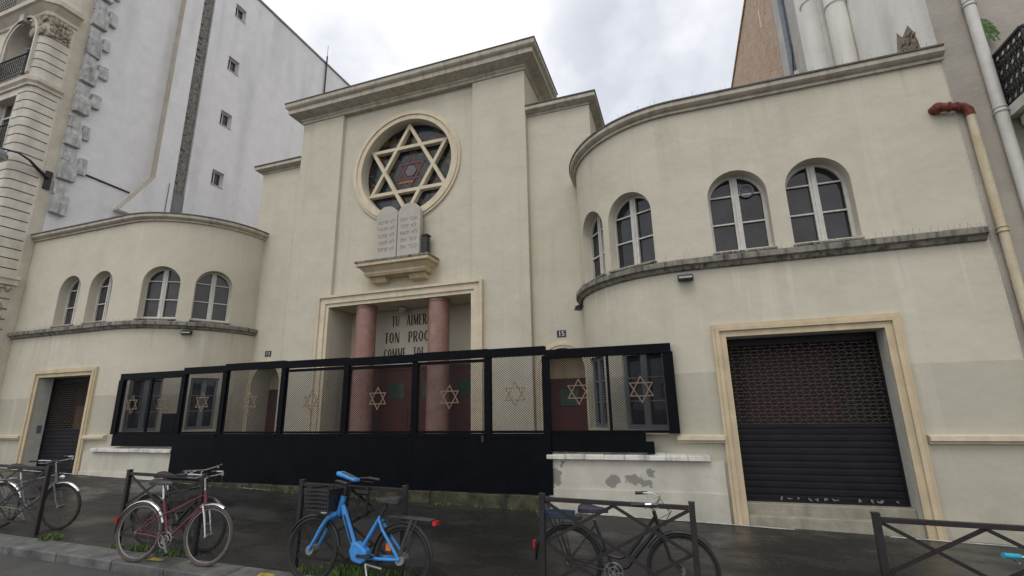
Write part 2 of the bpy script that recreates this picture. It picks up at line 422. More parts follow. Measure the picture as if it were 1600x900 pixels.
# ------------------------------------------------------------------ plan of a wing
def wing_path(side, s, out=0.0):
    """point s metres along a wing front from its outer end, pushed out by `out`"""
    L1 = XE - AW - RW; L2 = RW * pi / 2
    if s <= L1: dx, y, nx, ny = XE - s, YW, 0, -1
    elif s <= L1 + L2:
        p = (s - L1) / RW; dx, y, nx, ny = AW + RW - RW*sin(p), YW + RW - RW*cos(p), -sin(p), -cos(p)
    else: dx, y, nx, ny = AW, YW + RW + (s - L1 - L2), -1, 0
    return XC + side*(dx + nx*out), y + ny*out
L_FLAT = XE - AW - RW; L_ARC = RW*pi/2; L_ALL = L_FLAT + L_ARC + (YF - YW - RW)
def s_of_dx(dx): return XE - dx
def s_of_phi(deg): return L_FLAT + RW*radians(deg)

def steps(a, b, d):
    n = max(1, int(math.ceil((b - a)/d - 1e-6))); return [a + (b-a)*i/n for i in range(n+1)]

def panel(mb, P, s0, s1, z0, z1, holes, ds, depth):
    """wall sheet with openings; P(s, z, inward) -> 3-D point; hole = (sa, sb, bottom fn, top fn, samples)"""
    cuts = set(round(v, 5) for v in steps(s0, s1, ds))
    for h in holes:
        n = h[4]
        for i in range(n+1): cuts.add(round((h[0]+h[1])/2 - (h[1]-h[0])/2*cos(pi*i/n), 5))
    cuts = sorted(c for c in cuts if s0 - 1e-6 <= c <= s1 + 1e-6)
    for a, b in zip(cuts, cuts[1:]):
        if b - a < 1e-5: continue
        mid = (a+b)/2; h = next((h for h in holes if h[0] < mid < h[1]), None)
        if h is None:
            mb.quad(P(a,z0,0), P(b,z0,0), P(b,z1,0), P(a,z1,0)); continue
        ba, bb, ta, tb = h[2](a), h[2](b), h[3](a), h[3](b)
        if ba > z0 + 1e-4 or bb > z0 + 1e-4:
            mb.quad(P(a,z0,0), P(b,z0,0), P(b,bb,0), P(a,ba,0))
            mb.quad(P(a,ba,0), P(b,bb,0), P(b,bb,depth), P(a,ba,depth))
        if ta < z1 - 1e-4: mb.quad(P(a,ta,0), P(b,tb,0), P(b,z1,0), P(a,z1,0))
        mb.quad(P(a,ta,0), P(b,tb,0), P(b,tb,depth), P(a,ta,depth))
    for h in holes:
        for q in (h[0], h[1]):
            if h[3](q) - h[2](q) > 1e-3: mb.quad(P(q,h[2](q),0), P(q,h[3](q),0), P(q,h[3](q),depth), P(q,h[2](q),depth))

def arch_hole(c, r, zb, zs, n=18):
    return (c-r, c+r, lambda s: zb, lambda s: zs + sqrt(max(0, r*r - (s-c)**2)), n)
def rect_hole(a, b, zb, zt): return (a, b, lambda s: zb, lambda s: zt, 1)
def disc_hole(c, r, zc, n=40):
    return (c-r, c+r, lambda s: zc - sqrt(max(0, r*r-(s-c)**2)), lambda s: zc + sqrt(max(0, r*r-(s-c)**2)), n)

def sweep(mb, line, prof, closed_ends=True):
    """line: list of fn(out)->(x,y); prof: list of (out, z)"""
    rows = [[(*pt(o), z) for o, z in prof] for pt in line]
    for A, B in zip(rows, rows[1:]):
        for i in range(len(prof)-1): mb.quad(A[i], B[i], B[i+1], A[i+1])
    if closed_ends: mb.quad(*rows[0]); mb.quad(*rows[-1])
def wing_line(side, a, b, ds=.12):
    ss = sorted(set(steps(a, b, ds)) | {v for v in (L_FLAT, L_FLAT+L_ARC) if a < v < b})
    return [lambda o, s=s: wing_path(side, s, o) for s in ss]
def u_line(x0, x1, yf, yb):
    return [lambda o: (x0-o, yb), lambda o: (x0-o, yf-o), lambda o: (x1+o, yf-o), lambda o: (x1+o, yb)]

# ------------------------------------------------------------------ the synagogue
syn = thing('synagogue', (XC, 11.3, -1.6), 'cream stuccoed synagogue with round star window, tall centre and two rounded low wings', 'building')

SILL, SPRING = 2.62, 3.64
def make_window(name, o, t, r, zb, zs, w_depth, parent, glass, paint, bars=2, fan=False):
    """arched casement; o = (x, y) of the centre in the frame plane, t = unit tangent (x, y)"""
    tx, ty = t; nx, ny = ty, -tx          # towards the street
    if ny > 0: nx, ny = -nx, -ny
    def P(u, z, d=0): return (o[0] + tx*u - nx*d, o[1] + ty*u - ny*d, z)
    g = MB(); n = 20
    arc = [(r*cos(pi*i/n), zs + r*sin(pi*i/n)) for i in range(n+1)]
    poly = [(-r, zb), (r, zb)] + arc
    g.quad(*[P(u, z, .02) for u, z in poly])
    win = g.build(name, glass, parent)
    f = MB(); rr = r + .03; ri = r - .055
    outer = [(rr, zb)] + [(rr*cos(pi*i/n), zs + rr*sin(pi*i/n)) for i in range(n+1)] + [(-rr, zb)]
    inner = [(ri, zb)] + [(ri*cos(pi*i/n), zs + ri*sin(pi*i/n)) for i in range(n+1)] + [(-ri, zb)]
    for i in range(len(outer)-1):
        a, b, c, d = outer[i], outer[i+1], inner[i+1], inner[i]
        f.hexa([P(*a, 0.01), P(*b, 0.01), P(*c, 0.01), P(*d, 0.01), P(*a, -.035), P(*b, -.035), P(*c, -.035), P(*d, -.035)])
    def rail(u0, u1, z0, z1, pr):
        f.hexa([P(u0,z0,.012), P(u1,z0,.012), P(u1,z1,.012), P(u0,z1,.012), P(u0,z0,-pr), P(u1,z0,-pr), P(u1,z1,-pr), P(u0,z1,-pr)])
    rail(-.062, .062, zb, zs + ri, .045)
    rail(-.018, .018, zb, zs + ri - .02, .062)
    rail(-ri, -.062, zb, zb + .075, .032); rail(.062, ri, zb, zb + .075, .032)
    H = (zs - zb + .12)
    for k in range(1, bars+1):
        z = zb + .04 + H*k/(bars + .12)
        rail(-ri, -.062, z-.013, z+.013, .028); rail(.062, ri, z-.013, z+.013, .028)
    f.build('window_frame', paint, win)
    s = MB(); s.hexa([P(-r-.02, zb-.05, .05), P(r+.02, zb-.05, .05), P(r+.02, zb-.006, .05), P(-r-.02, zb-.006, .05),
                      P(-r-.02, zb-.05, -.30), P(r+.02, zb-.05, -.30), P(r+.02, zb-.02, -.30), P(-r-.02, zb-.02, -.30)])
    s.build('window_sill', M_LEDGE, win)
    return win, P

def make_lower_window(o, t, w, zb, zt, parent):
    tx, ty = t; nx, ny = ty, -tx
    if ny > 0: nx, ny = -nx, -ny
    def P(u, z, d=0): return (o[0] + tx*u - nx*d, o[1] + ty*u - ny*d, z)
    h = w/2; g = MB(); g.quad(P(-h,zb,.02), P(h,zb,.02), P(h,zt,.02), P(-h,zt,.02)); win = g.build('window', M_PANE, parent)
    f = MB()
    def rail(u0, u1, z0, z1, pr):
        f.hexa([P(u0,z0,.012), P(u1,z0,.012), P(u1,z1,.012), P(u0,z1,.012), P(u0,z0,-pr), P(u1,z0,-pr), P(u1,z1,-pr), P(u0,z1,-pr)])
    rail(-h-.02, -h+.07, zb, zt, .04); rail(h-.07, h+.02, zb, zt, .04); rail(-h+.07, h-.07, zt-.07, zt, .04); rail(-h+.07, h-.07, zb, zb+.08, .04)
    rail(-.06, .06, zb+.08, zt-.07, .05)
    for k in (1, 2):
        z = zb + .08 + (zt - zb - .15)*k/3
        rail(-h+.07, -.06, z-.012, z+.012, .03); rail(.06, h-.07, z-.012, z+.012, .03)
    f.build('window_frame', M_GREYWOOD, win)
    s = MB(); s.hexa([P(-h-.05,zb-.07,.05), P(h+.05,zb-.07,.05), P(h+.05,zb-.006,.05), P(-h-.05,zb-.006,.05), P(-h-.05,zb-.07,-.18), P(h+.05,zb-.07,-.18), P(h+.05,zb-.03,-.18), P(-h-.05,zb-.03,-.18)])
    s.build('window_sill', M_TRIM_LIGHT, win)

DOOR_IN, DOOR_OUT = 8.06, 10.33
WIN = {1: [('f', 8.54), ('f', 9.81), ('c', 26.5), ('c', 54)], -1: [('f', 8.44), ('f', 9.83), ('c', 30), ('c', 62)]}
LOW = {1: [('c', 25.5, .86), ('c', 57, .70)], -1: [('c', 31, .80), ('c', 64, .70)]}
for side in (1, -1):
    def P(s, z, d, side=side): return (*wing_path(side, s, -d), z)
    holes = []
    r = .49
    for k, q in WIN[side]:
        c = s_of_dx(q) if k == 'f' else s_of_phi(q)
        holes.append(arch_hole(c, r, SILL, SPRING))
    up = MB(); panel(up, P, 0, L_ALL, 2.44, 5.7, holes, .11, .30)
    low_holes = [rect_hole(s_of_dx(DOOR_OUT), s_of_dx(DOOR_IN), -2.2, 1.10)]
    for k, q, w in LOW[side]:
        c = s_of_phi(q); low_holes.append(rect_hole(c - w/2, c + w/2, -.42, .98))
    panel(up, P, 0, L_ALL, -2.2, 2.44, low_holes, .11, .30)
    # the blind outer strip and inner return
    up.build('wing_wall', M_STUCCO, syn, smooth=True)
    for (k, q) in WIN[side]:
        c = s_of_dx(q) if k == 'f' else s_of_phi(q)
        a = wing_path(side, c - .05, -.27); b = wing_path(side, c + .05, -.27); t = Vector((b[0]-a[0], b[1]-a[1])).normalized()
        o = wing_path(side, c, -.27)
        curt = side < 0
        w, PP = make_window('window', o, (t.x, t.y), r, SILL, SPRING, 0, syn, M_PANE_CURT if (curt and (k, q) != ('c', 62)) else M_PANE, M_WHITEWOOD)
        if side == 1 and q == 8.54:       # extractor fan let into one pane
            fm = MB(); cc = PP(.20 if t.x > 0 else -.20, 3.80, 0); fm.torus((cc[0], cc[1]-.02, cc[2]), .115, .022, 24, 6)
            for rr in (.03, .06, .085): fm.torus((cc[0], cc[1]-.02, cc[2]), rr, .006, 20, 4)
            fm.prism([(cc[0]+.115*cos(2*pi*i/20), cc[1]-.012, cc[2]+.115*sin(2*pi*i/20)) for i in range(20)], (0, .02, 0))
            fm.build('fan_vent', M_LAMPHOOD, w)
    for (k, q, w) in LOW[side]:
        c = s_of_phi(q); a = wing_path(side, c-.05, -.12); b = wing_path(side, c+.05, -.12); t = Vector((b[0]-a[0], b[1]-a[1])).normalized()
        make_lower_window(wing_path(side, c, -.12), (t.x, t.y), w, -.42, .98, syn)
    # roof edge, string course at first-floor sills, moulding at eye level
    c = MB(); sweep(c, wing_line(side, .0 if side < 0 else .18, L_ALL), [(-.2, 5.66), (.0, 5.50), (.055, 5.50), (.055, 5.555), (.10, 5.565), (.145, 5.61), (.145, 5.69), (-.2, 5.70)])
    c.build('roof_cornice', M_CORN, syn, smooth=True)
    c = MB(); sweep(c, wing_line(side, 0 if side < 0 else .18, L_ALL), [(-.2, 5.704), (.165, 5.694), (.165, 5.725), (.0, 5.75), (-.2, 5.75)])
    c.build('roof_flashing', M_ROOFEDGE, syn, smooth=True)
    c = MB(); sweep(c, wing_line(side, -.12 if side < 0 else .25, L_ALL - .02), [(-.02, 2.32), (.06, 2.34), (.09, 2.40), (.15, 2.42), (.15, 2.51), (-.02, 2.57)])
    c.build('string_course', M_LEDGE, syn, smooth=True)
    for a, b in ((-.0, s_of_dx(DOOR_OUT) - .25), (s_of_dx(DOOR_IN) + .21, s_of_phi(25.5) - .55)):
        c = MB(); sweep(c, wing_line(side, a, b), [(-.02, -.64), (.05, -.62), (.05, -.585), (.11, -.575), (.11, -.51), (-.02, -.49)])
        c.build('plinth_moulding', M_TRIM_LIGHT, syn)
    # bird spikes along the two ledges
    sp = MB(); rnd = random.Random(3 + side)
    for zz, o_, a_, b_ in ((2.51, .11, .3, L_ALL - .3),) + (((5.74, .08, .3, L_FLAT + 2.4),) if side > 0 else ()):
        s = a_
        while s < b_:
            x, y = wing_path(side, s, o_); x2, y2 = wing_path(side, s, o_ + rnd.uniform(-.08, .06))
            sp.bar((x, y, zz), (x2, y2, zz + .10), .0035); s += rnd.uniform(.05, .10)
    o = sp.build('bird_spikes', M_ALU, syn); o['kind'] = 'stuff'
    # garage doorway: moulded surround, roller shutter, steps
    fr = MB()
    def ring(o0, o1, y0, z_extra=0):
        xa, xb = XC + side*DOOR_IN, XC + side*DOOR_OUT
        if xa > xb: xa, xb = xb, xa
        zt = 1.10; zg = -2.2
        fr.box(xa - o1, xa - o0, y0, YW + .02, zg, zt + o1); fr.box(xb + o0, xb + o1, y0, YW + .02, zg, zt + o1)
        fr.box(xa - o0 - .0005, xb + o0 + .0005, y0, YW + .02, zt + o0, zt + o1)
    ring(0.0, .10, YW - .045); ring(.101, .16, YW - .085); ring(.161, .215, YW - .06)
    fr.build('door_surround', M_TRIM, syn)
    xa, xb = sorted((XC + side*DOOR_IN, XC + side*DOOR_OUT)); ys = YW + .36
    rv = MB()
    for x in (xa, xb): rv.box(x-.02, x+.004*(1 if x == xa else 0) , YW+.006, ys+.03, -2.2, 1.10) if x == xa else rv.box(x-.004, x+.02, YW+.006, ys+.03, -2.2, 1.10)
    rv.box(xa+.004, xb-.004, YW+.006, ys+.03, 1.094, 1.12); rv.build('door_reveal', M_REVEAL, syn)
    sh = MB(); z = -1.535; zt = -.40; n = 11; hh = (zt - z)/n
    prof = []
    for i in range(n):
        b0 = z + hh*i
        prof += [(0.0, b0), (-.005, b0+.006), (-.007, b0+hh*.5), (-.005, b0+hh-.010), (.006, b0+hh-.007), (.006, b0+hh-.002)]
    prof.append((0, zt))
    for (d0, z0), (d1, z1) in zip(prof, prof[1:]): sh.quad((xa+.03, ys+d0, z0), (xb-.03, ys+d0, z0), (xb-.03, ys+d1, z1), (xa+.03, ys+d1, z1))
    sh.box(xa+.036, xb-.036, ys-.03, ys+.02, zt, zt+.045); sh.box(xa+.036, xb-.036, ys-.035, ys+.02, z-.01, z+.035)
    sh.box(xa+.006, xa+.035, ys-.03, ys+.05, -1.54, 1.09); sh.box(xb-.035, xb-.006, ys-.03, ys+.05, -1.54, 1.09)
    sh.box(xa+.036, xb-.036, ys-.012, ys+.12, .97, 1.09)
    shut = sh.build('roller_shutter', M_SHUTTER, syn)
    gr = MB(); zz = zt + .06; k = 0; pitch = .058
    while zz < .97:
        gr.bar((xa, ys, zz), (xb, ys, zz), .009)
        pts = []; nn = 96
        for i in range(nn+1):
            x = xa + (xb-xa)*i/nn; pts.append(Vector((x, ys+.004, zz + pitch*(.5 + .5*sin(2*pi*(x - xa)/.20 + (pi if k % 2 else 0))))))
        for A, B in zip(pts, pts[1:]): gr.bar(A, B, .008)
        zz += pitch; k += 1
    gr.build('shutter_grille', M_GRILLE, shut)
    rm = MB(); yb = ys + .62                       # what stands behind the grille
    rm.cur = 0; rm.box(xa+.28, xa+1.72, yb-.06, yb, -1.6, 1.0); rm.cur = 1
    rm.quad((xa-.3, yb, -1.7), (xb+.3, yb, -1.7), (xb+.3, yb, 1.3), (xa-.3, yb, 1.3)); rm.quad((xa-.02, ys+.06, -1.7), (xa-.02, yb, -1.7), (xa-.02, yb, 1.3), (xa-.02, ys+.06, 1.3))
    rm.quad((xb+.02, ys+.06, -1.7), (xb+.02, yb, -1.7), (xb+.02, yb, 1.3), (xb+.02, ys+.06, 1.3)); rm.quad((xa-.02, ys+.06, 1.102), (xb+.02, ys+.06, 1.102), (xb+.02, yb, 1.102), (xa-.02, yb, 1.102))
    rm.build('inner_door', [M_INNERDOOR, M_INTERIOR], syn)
    st = MB(); st.box(xa+.006, xb-.006, YW+.16, ys+.3, -2.2, -1.546); st.box(xa+.006, xb-.006, YW-.012, YW+.16, -2.2, -1.70)
    st.build('door_step', M_STONE_STEP, syn, bevel=.012)
    if side > 0:                                   # torn paper left on the bottom slat
        pp = MB(); rnd = random.Random(5)
        for u, w, h in ((.55,.04,.05),(.68,.09,.05),(.79,.05,.06),(.95,.05,.05),(1.03,.11,.06),(1.17,.06,.05),(1.3,.10,.04),(1.62,.05,.05),(1.78,.05,.05),(1.88,.11,.055),(2.1,.07,.03)):
            x = xa + u; pts = []
            for i in range(7):
                a = 2*pi*i/7; pts.append((x + w*.5*cos(a)*rnd.uniform(.6,1.1), ys-.041, -1.50 + rnd.uniform(-.005,.03) + h*.5*sin(a)*rnd.uniform(.6,1.1)))
            pp.prism(pts, (0, .003, 0))
        pp.build('torn_paper', M_PAPER, shut)
    else:
        bx = MB(); bx.box(xa+.75, xa+1.25, yb-.35, yb-.1, -.6, .28); bx.build('brown_panel', M_CARDBOX, syn)
        ic = MB(); ic.box(xa+.003, xa+.016, YW+.16, YW+.27, -.45, -.24); ic.build('intercom_plate', M_FLUESTEEL, syn)
    # flat roof
    rf = MB(); x0, x1 = sorted((XC + side*(AW - .1), XC + side*XE))
    line = [wing_path(side, s, -.18) for s in steps(0, L_ALL, .2)]
    rf.quad(*([(x, y, 5.67) for x, y in line] + [(XC + side*AW, 17, 5.67), (XC + side*XE, 17, 5.67)])); rf.build('flat_roof', M_ROOF, syn)

# the low roofs and the hall behind
hall = MB(); hall.box(XC-5.6, XC+5.6, 13.4, 24, -1.6, 7.9); hall.build('hall', M_STUCCO, syn)

# tower
YC = YT + .12
ZR, RR = 7.15, 1.55
tw = MB()
def PT(y): return lambda s, z, d: (XC + s, y + d, z)
panel(tw, PT(YC), -2.28, 2.28, -1.9, 9.6, [disc_hole(.03, RR, ZR)], 10, .36)
tw.v = []; tw.f = []; tw.mi = []
cols = sorted({-2.28, 2.28} | {round(.03 - RR*cos(pi*i/48), 5) for i in range(49)})
for a, b in zip(cols, cols[1:]):
    fb = lambda s: ZR - sqrt(max(0, RR*RR - (s-.03)**2)); ft = lambda s: ZR + sqrt(max(0, RR*RR - (s-.03)**2))
    if abs((a+b)/2 - .03) < RR:
        tw.quad((XC+a,YC,2.95),(XC+b,YC,2.95),(XC+b,YC,fb(b)),(XC+a,YC,fb(a))); tw.quad((XC+a,YC,ft(a)),(XC+b,YC,ft(b)),(XC+b,YC,9.6),(XC+a,YC,9.6))
        for g in (fb, ft): tw.quad((XC+a,YC,g(a)),(XC+b,YC,g(b)),(XC+b,YC+.36,g(b)),(XC+a,YC+.36,g(a)))
    else: tw.quad((XC+a,YC,2.95),(XC+b,YC,2.95),(XC+b,YC,9.6),(XC+a,YC,9.6))
for sx in (-1, 1):                                  # broad corner piers
    xa, xb = sorted((XC + sx*2.28, XC + sx*3.88)); tw.box(xa, xb, YT, 13.5, -1.9, 9.6)
tw.box(XC-3.87, XC+3.87, 12.6, 13.49, 3.2, 9.62)
tw.build('tower_wall', M_STUCCO, syn)
c = MB(); sweep(c, u_line(XC-3.88, XC+3.88, YT, 13.5), [(-.3, 9.36), (.035, 9.36), (.035, 9.44), (.07, 9.47), (.07, 9.52), (.30, 9.60), (.36, 9.62), (.36, 9.76), (.42, 9.80), (.45, 9.84), (.45, 9.965), (-.3, 9.97)])
c.build('tower_cornice', M_CORN, syn)
c = MB(); c.box(XC-4.35, XC+4.35, YT-.47, 13.6, 9.969, 10.0); c.build('tower_roof_edge', M_ROOFEDGE, syn)

# side bays with the arched doors
for side in (-1, 1):
    w = MB(); P = lambda s, z, d, side=side: (XC + side*s, YF + d, z)
    panel(w, P, 3.883, 5.63, -1.9, 8.1, [arch_hole(4.60, .54, -1.6, .86, 24)], 10, .75)
    x = XC + side*5.63; w.quad((x, YF, -1.9), (x, 13.5, -1.9), (x, 13.5, 8.1), (x, YF, 8.1))
    w.build('side_bay_wall', M_STUCCO, syn)
    x0, x1 = sorted((XC + side*3.6, XC + side*5.63))
    c = MB(); ol = (x1 if side > 0 else x0)
    pts = [(-.1, 7.93), (.03, 7.93), (.03, 7.98), (.16, 8.03), (.20, 8.05), (.20, 8.15), (-.1, 8.16)]
    if side > 0: line = [lambda o: (XC+3.885, YF-o), lambda o: (XC+5.63+o, YF-o), lambda o: (XC+5.63+o, 13.5)]
    else: line = [lambda o: (XC-3.885, YF-o), lambda o: (XC-5.63-o, YF-o), lambda o: (XC-5.63-o, 13.5)]
    sweep(c, line, pts); c.build('side_bay_cornice', M_CORN, syn)
    c = MB(); a, b = sorted((XC + side*3.885, XC + side*5.85)); c.box(a, b, YF-.22, 13.5, 8.162, 8.20); c.build('side_bay_roof', M_ROOFEDGE, syn)
    # arch moulding
    ar = MB()
    for r0, r1, pr in ((.54, .60, .02), (.601, .65, .045), (.651, .70, .03)):
        n = 28; A = [(r0*cos(pi*i/n), r0*sin(pi*i/n)) for i in range(n+1)]; B = [(r1*cos(pi*i/n), r1*sin(pi*i/n)) for i in range(n+1)]
        A = [(r0, -2.4)] + A + [(-r0, -2.4)]; B = [(r1, -2.4)] + B + [(-r1, -2.4)]
        for i in range(len(A)-1):
            q = [A[i], A[i+1], B[i+1], B[i]]
            ar.prism([(XC + side*4.60 + u, YF+.01, .86 + v) for u, v in q], (0, -pr-.01, 0))
    ar.build('arch_moulding', M_TRIM_LIGHT, syn)
    d = MB(); cx = XC + side*4.60
    d.box(cx-.62, cx+.62, YF+.70, YF+.75, -1.6, .70)
    for k in (-1, 1): d.box(cx + k*.29 - .24, cx + k*.29 + .24, YF+.682, YF+.70, -1.3, -.12)
    sd = d.build('side_door', M_DARKWOOD, syn)
    d = MB(); d.box(cx-.25, cx+.22, YF+.675, YF+.6995, .02, .42); d.build('door_pane', M_GREENGLASS, sd)
    d = MB(); d.box(cx-.62, cx+.62, YF+.72, YF+.78, .70, 1.5); d.build('door_tympanum', M_TRIM, syn)

# rose window
rg = MB(); cx = XC + .03
for r0, r1, pr in ((1.55, 1.70, .05), (1.701, 1.765, .085), (1.766, 1.84, .055)):
    n = 72
    for i in range(n):
        a, b = 2*pi*i/n, 2*pi*(i+1)/n
        rg.prism([(cx+r0*cos(a), YC+.01, ZR+r0*sin(a)), (cx+r0*cos(b), YC+.01, ZR+r0*sin(b)), (cx+r1*cos(b), YC+.01, ZR+r1*sin(b)), (cx+r1*cos(a), YC+.01, ZR+r1*sin(a))], (0, -pr-.01, 0))
gl = MB(); yg = YC + .33
gl.quad(*[(cx+1.56*cos(2*pi*i/64), yg, ZR+1.56*sin(2*pi*i/64)) for i in range(64)])
def hexpts(r, rot, y, n=6): return [(cx+r*cos(rot+2*pi*i/n), y, ZR+r*sin(rot+2*pi*i/n)) for i in range(n)]
def tri_band(R, w, rot, y):
    o_ = [(R*cos(rot+2*pi*i/3), R*sin(rot+2*pi*i/3)) for i in range(3)]; k = (R - 2*w)/R
    for i in range(3):
        a, b = o_[i], o_[(i+1) % 3]
        gl.prism([(cx+a[0], y, ZR+a[1]), (cx+b[0], y, ZR+b[1]), (cx+b[0]*k, y, ZR+b[1]*k), (cx+a[0]*k, y, ZR+a[1]*k)], (0, -.004, 0))
gl.cur = 3
for i in range(6): gl.prism([hexpts(.62, pi/6, yg-.003)[i], hexpts(.62, pi/6, yg-.003)[(i+1) % 6], (cx+.40*cos(pi/3+pi/3*i), yg-.003, ZR+.40*sin(pi/3+pi/3*i))], (0, -.002, 0))
gl.cur = 1; tri_band(.58, .075, pi/2, yg-.008); tri_band(.58, .075, -pi/2, yg-.013)
gl.cur = 2; gl.prism(hexpts(.20, 0, yg-.018), (0, -.004, 0))
gl.cur = 4; gl.prism([(cx-.42, yg-.020, ZR-.40), (cx+.10, yg-.020, ZR-.40), (cx+.06, yg-.020, ZR-.32), (cx-.38, yg-.020, ZR-.32)], (0, -.003, 0))
rose = gl.build('rose_window', [M_STAINED, M_SG_RED, M_SG_PINK, M_SG_GREEN, M_SG_ORANGE], syn)
rg.build('window_surround', M_TRIM_LIGHT, rose)
def hexagram(mb, c, R, w, d, axis_y=True, off=.0):
    """two interlaced triangle frames in the x-z plane, w wide, from c.y to c.y - d"""
    for q, rot in enumerate((pi/2, -pi/2)):
        o_ = [(R*cos(rot+2*pi*i/3), R*sin(rot+2*pi*i/3)) for i in range(3)]; k = (R - 2*w)/R
        for i in range(3):
            a, b = o_[i], o_[(i+1) % 3]
            mb.prism([(c[0]+a[0], c[1]-q*off, c[2]+a[1]), (c[0]+b[0], c[1]-q*off, c[2]+b[1]), (c[0]+b[0]*k, c[1]-q*off, c[2]+b[1]*k), (c[0]+a[0]*k, c[1]-q*off, c[2]+a[1]*k)], (0, -d, 0))
sm = MB(); hexagram(sm, (cx, YC+.30, ZR), 1.56, .102, .16, off=.004); sm.build('star_tracery', M_TRIM_LIGHT, rose)

# moulded shelf for the tablets
sh = MB(); cx = XC + .06
sweep(sh, u_line(cx-.95, cx+.95, YC-.42, YC+.02), [(-.02, 3.66), (.02, 3.72), (.02, 3.78), (.12, 3.90), (.20, 3.93), (.20, 4.018), (-.3, 4.018)], False)
sh.box(cx-.94, cx+.94, YC-.41, YC, 3.665, 4.015)
shelf = sh.build('bracket_shelf', M_TRIM, syn)
k = MB(); k.box(cx-1.17, cx+1.17, YC-.64, YC, 4.022, 4.075); k.build('shelf_top', M_LEDGE, shelf)
for s_ in (-1, 1):
    k = MB(); k.prism([(cx+s_*.62-.24, YC, 3.50), (cx+s_*.62-.24, YC-.22, 3.52), (cx+s_*.62-.24, YC-.30, 3.66), (cx+s_*.62-.24, YC, 3.66)], (.48, 0, 0)); k.build('corbel', M_TRIM, shelf)

# porch
fr = MB(); xa, xb = XC-2.272, XC+2.27
for o0, o1, pr in ((0, .10, .05), (.101, .27, .09), (.271, .34, .14)):
    y0 = YT - pr
    fr.box(xa-o1, xa-o0, y0, YT+.13, -1.9, 2.95+o1); fr.box(xb+o0, xb+o1, y0, YT+.13, -1.9, 2.95+o1); fr.box(xa-o0-.0005, xb+o0+.0005, y0, YT+.13, 2.95+o0, 2.95+o1)
fr.build('portal_surround', M_TRIM_LIGHT, syn)
YP = 12.4
pw = MB(); pw.quad((xa, YP, -1.9), (xb, YP, -1.9), (xb, YP, 2.94), (xa, YP, 2.94)); pw.quad((xa, YT+.1, 2.945), (xb, YT+.1, 2.945), (xb, YP, 2.945), (xa, YP, 2.945))
for x in (xa+.004, xb-.004): pw.quad((x, YT+.1, -1.9), (x, YP, -1.9), (x, YP, 2.94), (x, YT+.1, 2.94))
porch = pw.build('porch_wall', M_STUCCO, syn)
ed = MB()
for i in range(4):
    x0 = XC - 2.2 + i*1.1; ed.box(x0+.01, x0+1.09, YP-.06, YP-.004, -1.5, 1.13)
    for z0, z1 in ((-1.35, -.75), (-.6, .1)): ed.box(x0+.16, x0+.94, YP-.085, YP-.06, z0, z1)
ed.box(XC-2.26, XC+2.26, YP-.09, YP-.002, 1.13, 1.22)
dr = ed.build('entrance_door', M_DARKWOOD, syn)
for i in range(4):
    x0 = XC - 2.2 + i*1.1; d = MB(); d.box(x0+.30, x0+.80, YP-.075, YP-.0605, .32, .78); d.build('door_pane', M_GREENGLASS, dr)
for x in (XC-1.20, XC+1.16):
    c = MB(); c.lathe((x, 11.62, 0), [(.33, -1.5), (.33, -1.35), (.30, -1.3), (.295, .8), (.285, 2.86), (.30, 2.865), (.305, 2.90), (.305, 2.944)], 32)
    c.build('column', M_GRANITE, syn, smooth=True)
lp = MB(); lp.lathe((XC-.30, 12.1, 2.86), [(.0, -.10), (.08, -.09), (.13, -.04), (.14, .02), (.14, .07)], 20); lp.build('porch_lamp', M_LAMPGLASS, syn, smooth=True)

# the motto in thick-and-thin capitals
TH, HL = .135, .05
GL = {
 'T': (.52, [((0,.965),(.52,.965),HL), ((.27,0),(.27,1),TH)]),
 'U': (.56, [((.12,1),(.12,.18),TH), ((.12,.2),(.22,.04),.10), ((.22,.04),(.36,.04),HL), ((.36,.04),(.48,.2),HL), ((.48,.2),(.48,1),HL)]),
 'A': (.58, [((.03,0),(.28,1),HL), ((.28,1),(.53,0),TH), ((.11,.3),(.44,.3),HL)]),
 'I': (.24, [((.12,0),(.12,1),TH)]),
 'M': (.78, [((.06,0),(.10,1),HL), ((.13,1),(.38,.05),TH), ((.38,.05),(.64,1),HL), ((.68,0),(.66,1),TH)]),
 'E': (.46, [((.10,0),(.10,1),TH), ((.1,.97),(.44,.97),HL), ((.1,.5),(.38,.5),HL), ((.1,.03),(.44,.03),HL)]),
 'R': (.56, [((.10,0),(.10,1),TH), ((.1,.97),(.36,.97),HL), ((.36,.97),(.45,.75),.10), ((.45,.75),(.36,.5),.10), ((.36,.5),(.1,.5),HL), ((.28,.5),(.50,0),TH)]),
 'S': (.48, [((.42,.85),(.26,.97),HL), ((.26,.97),(.08,.8),.10), ((.08,.8),(.40,.3),TH), ((.40,.3),(.22,.03),.10), ((.22,.03),(.05,.18),HL)]),
 'N': (.60, [((.06,0),(.06,1),HL), ((.09,1),(.50,0),TH), ((.53,0),(.53,1),HL)]),
 'O': (.62, [((.10,.25),(.10,.75),TH), ((.10,.75),(.30,.97),.09), ((.30,.97),(.50,.75),.09), ((.50,.75),(.50,.25),TH), ((.50,.25),(.30,.03),.09), ((.30,.03),(.10,.25),.09)]),
 'P': (.52, [((.10,0),(.10,1),TH), ((.1,.97),(.36,.97),HL), ((.36,.97),(.44,.73),.12), ((.44,.73),(.36,.46),.12), ((.36,.46),(.1,.46),HL)]),
 'C': (.56, [((.10,.25),(.10,.75),TH), ((.10,.75),(.30,.97),.09), ((.30,.97),(.48,.82),HL), ((.10,.25),(.30,.03),.09), ((.30,.03),(.48,.18),HL)]),
 'H': (.60, [((.10,0),(.10,1),TH), ((.50,0),(.50,1),TH), ((.1,.5),(.5,.5),HL)]),
 ' ': (.95, []),
}
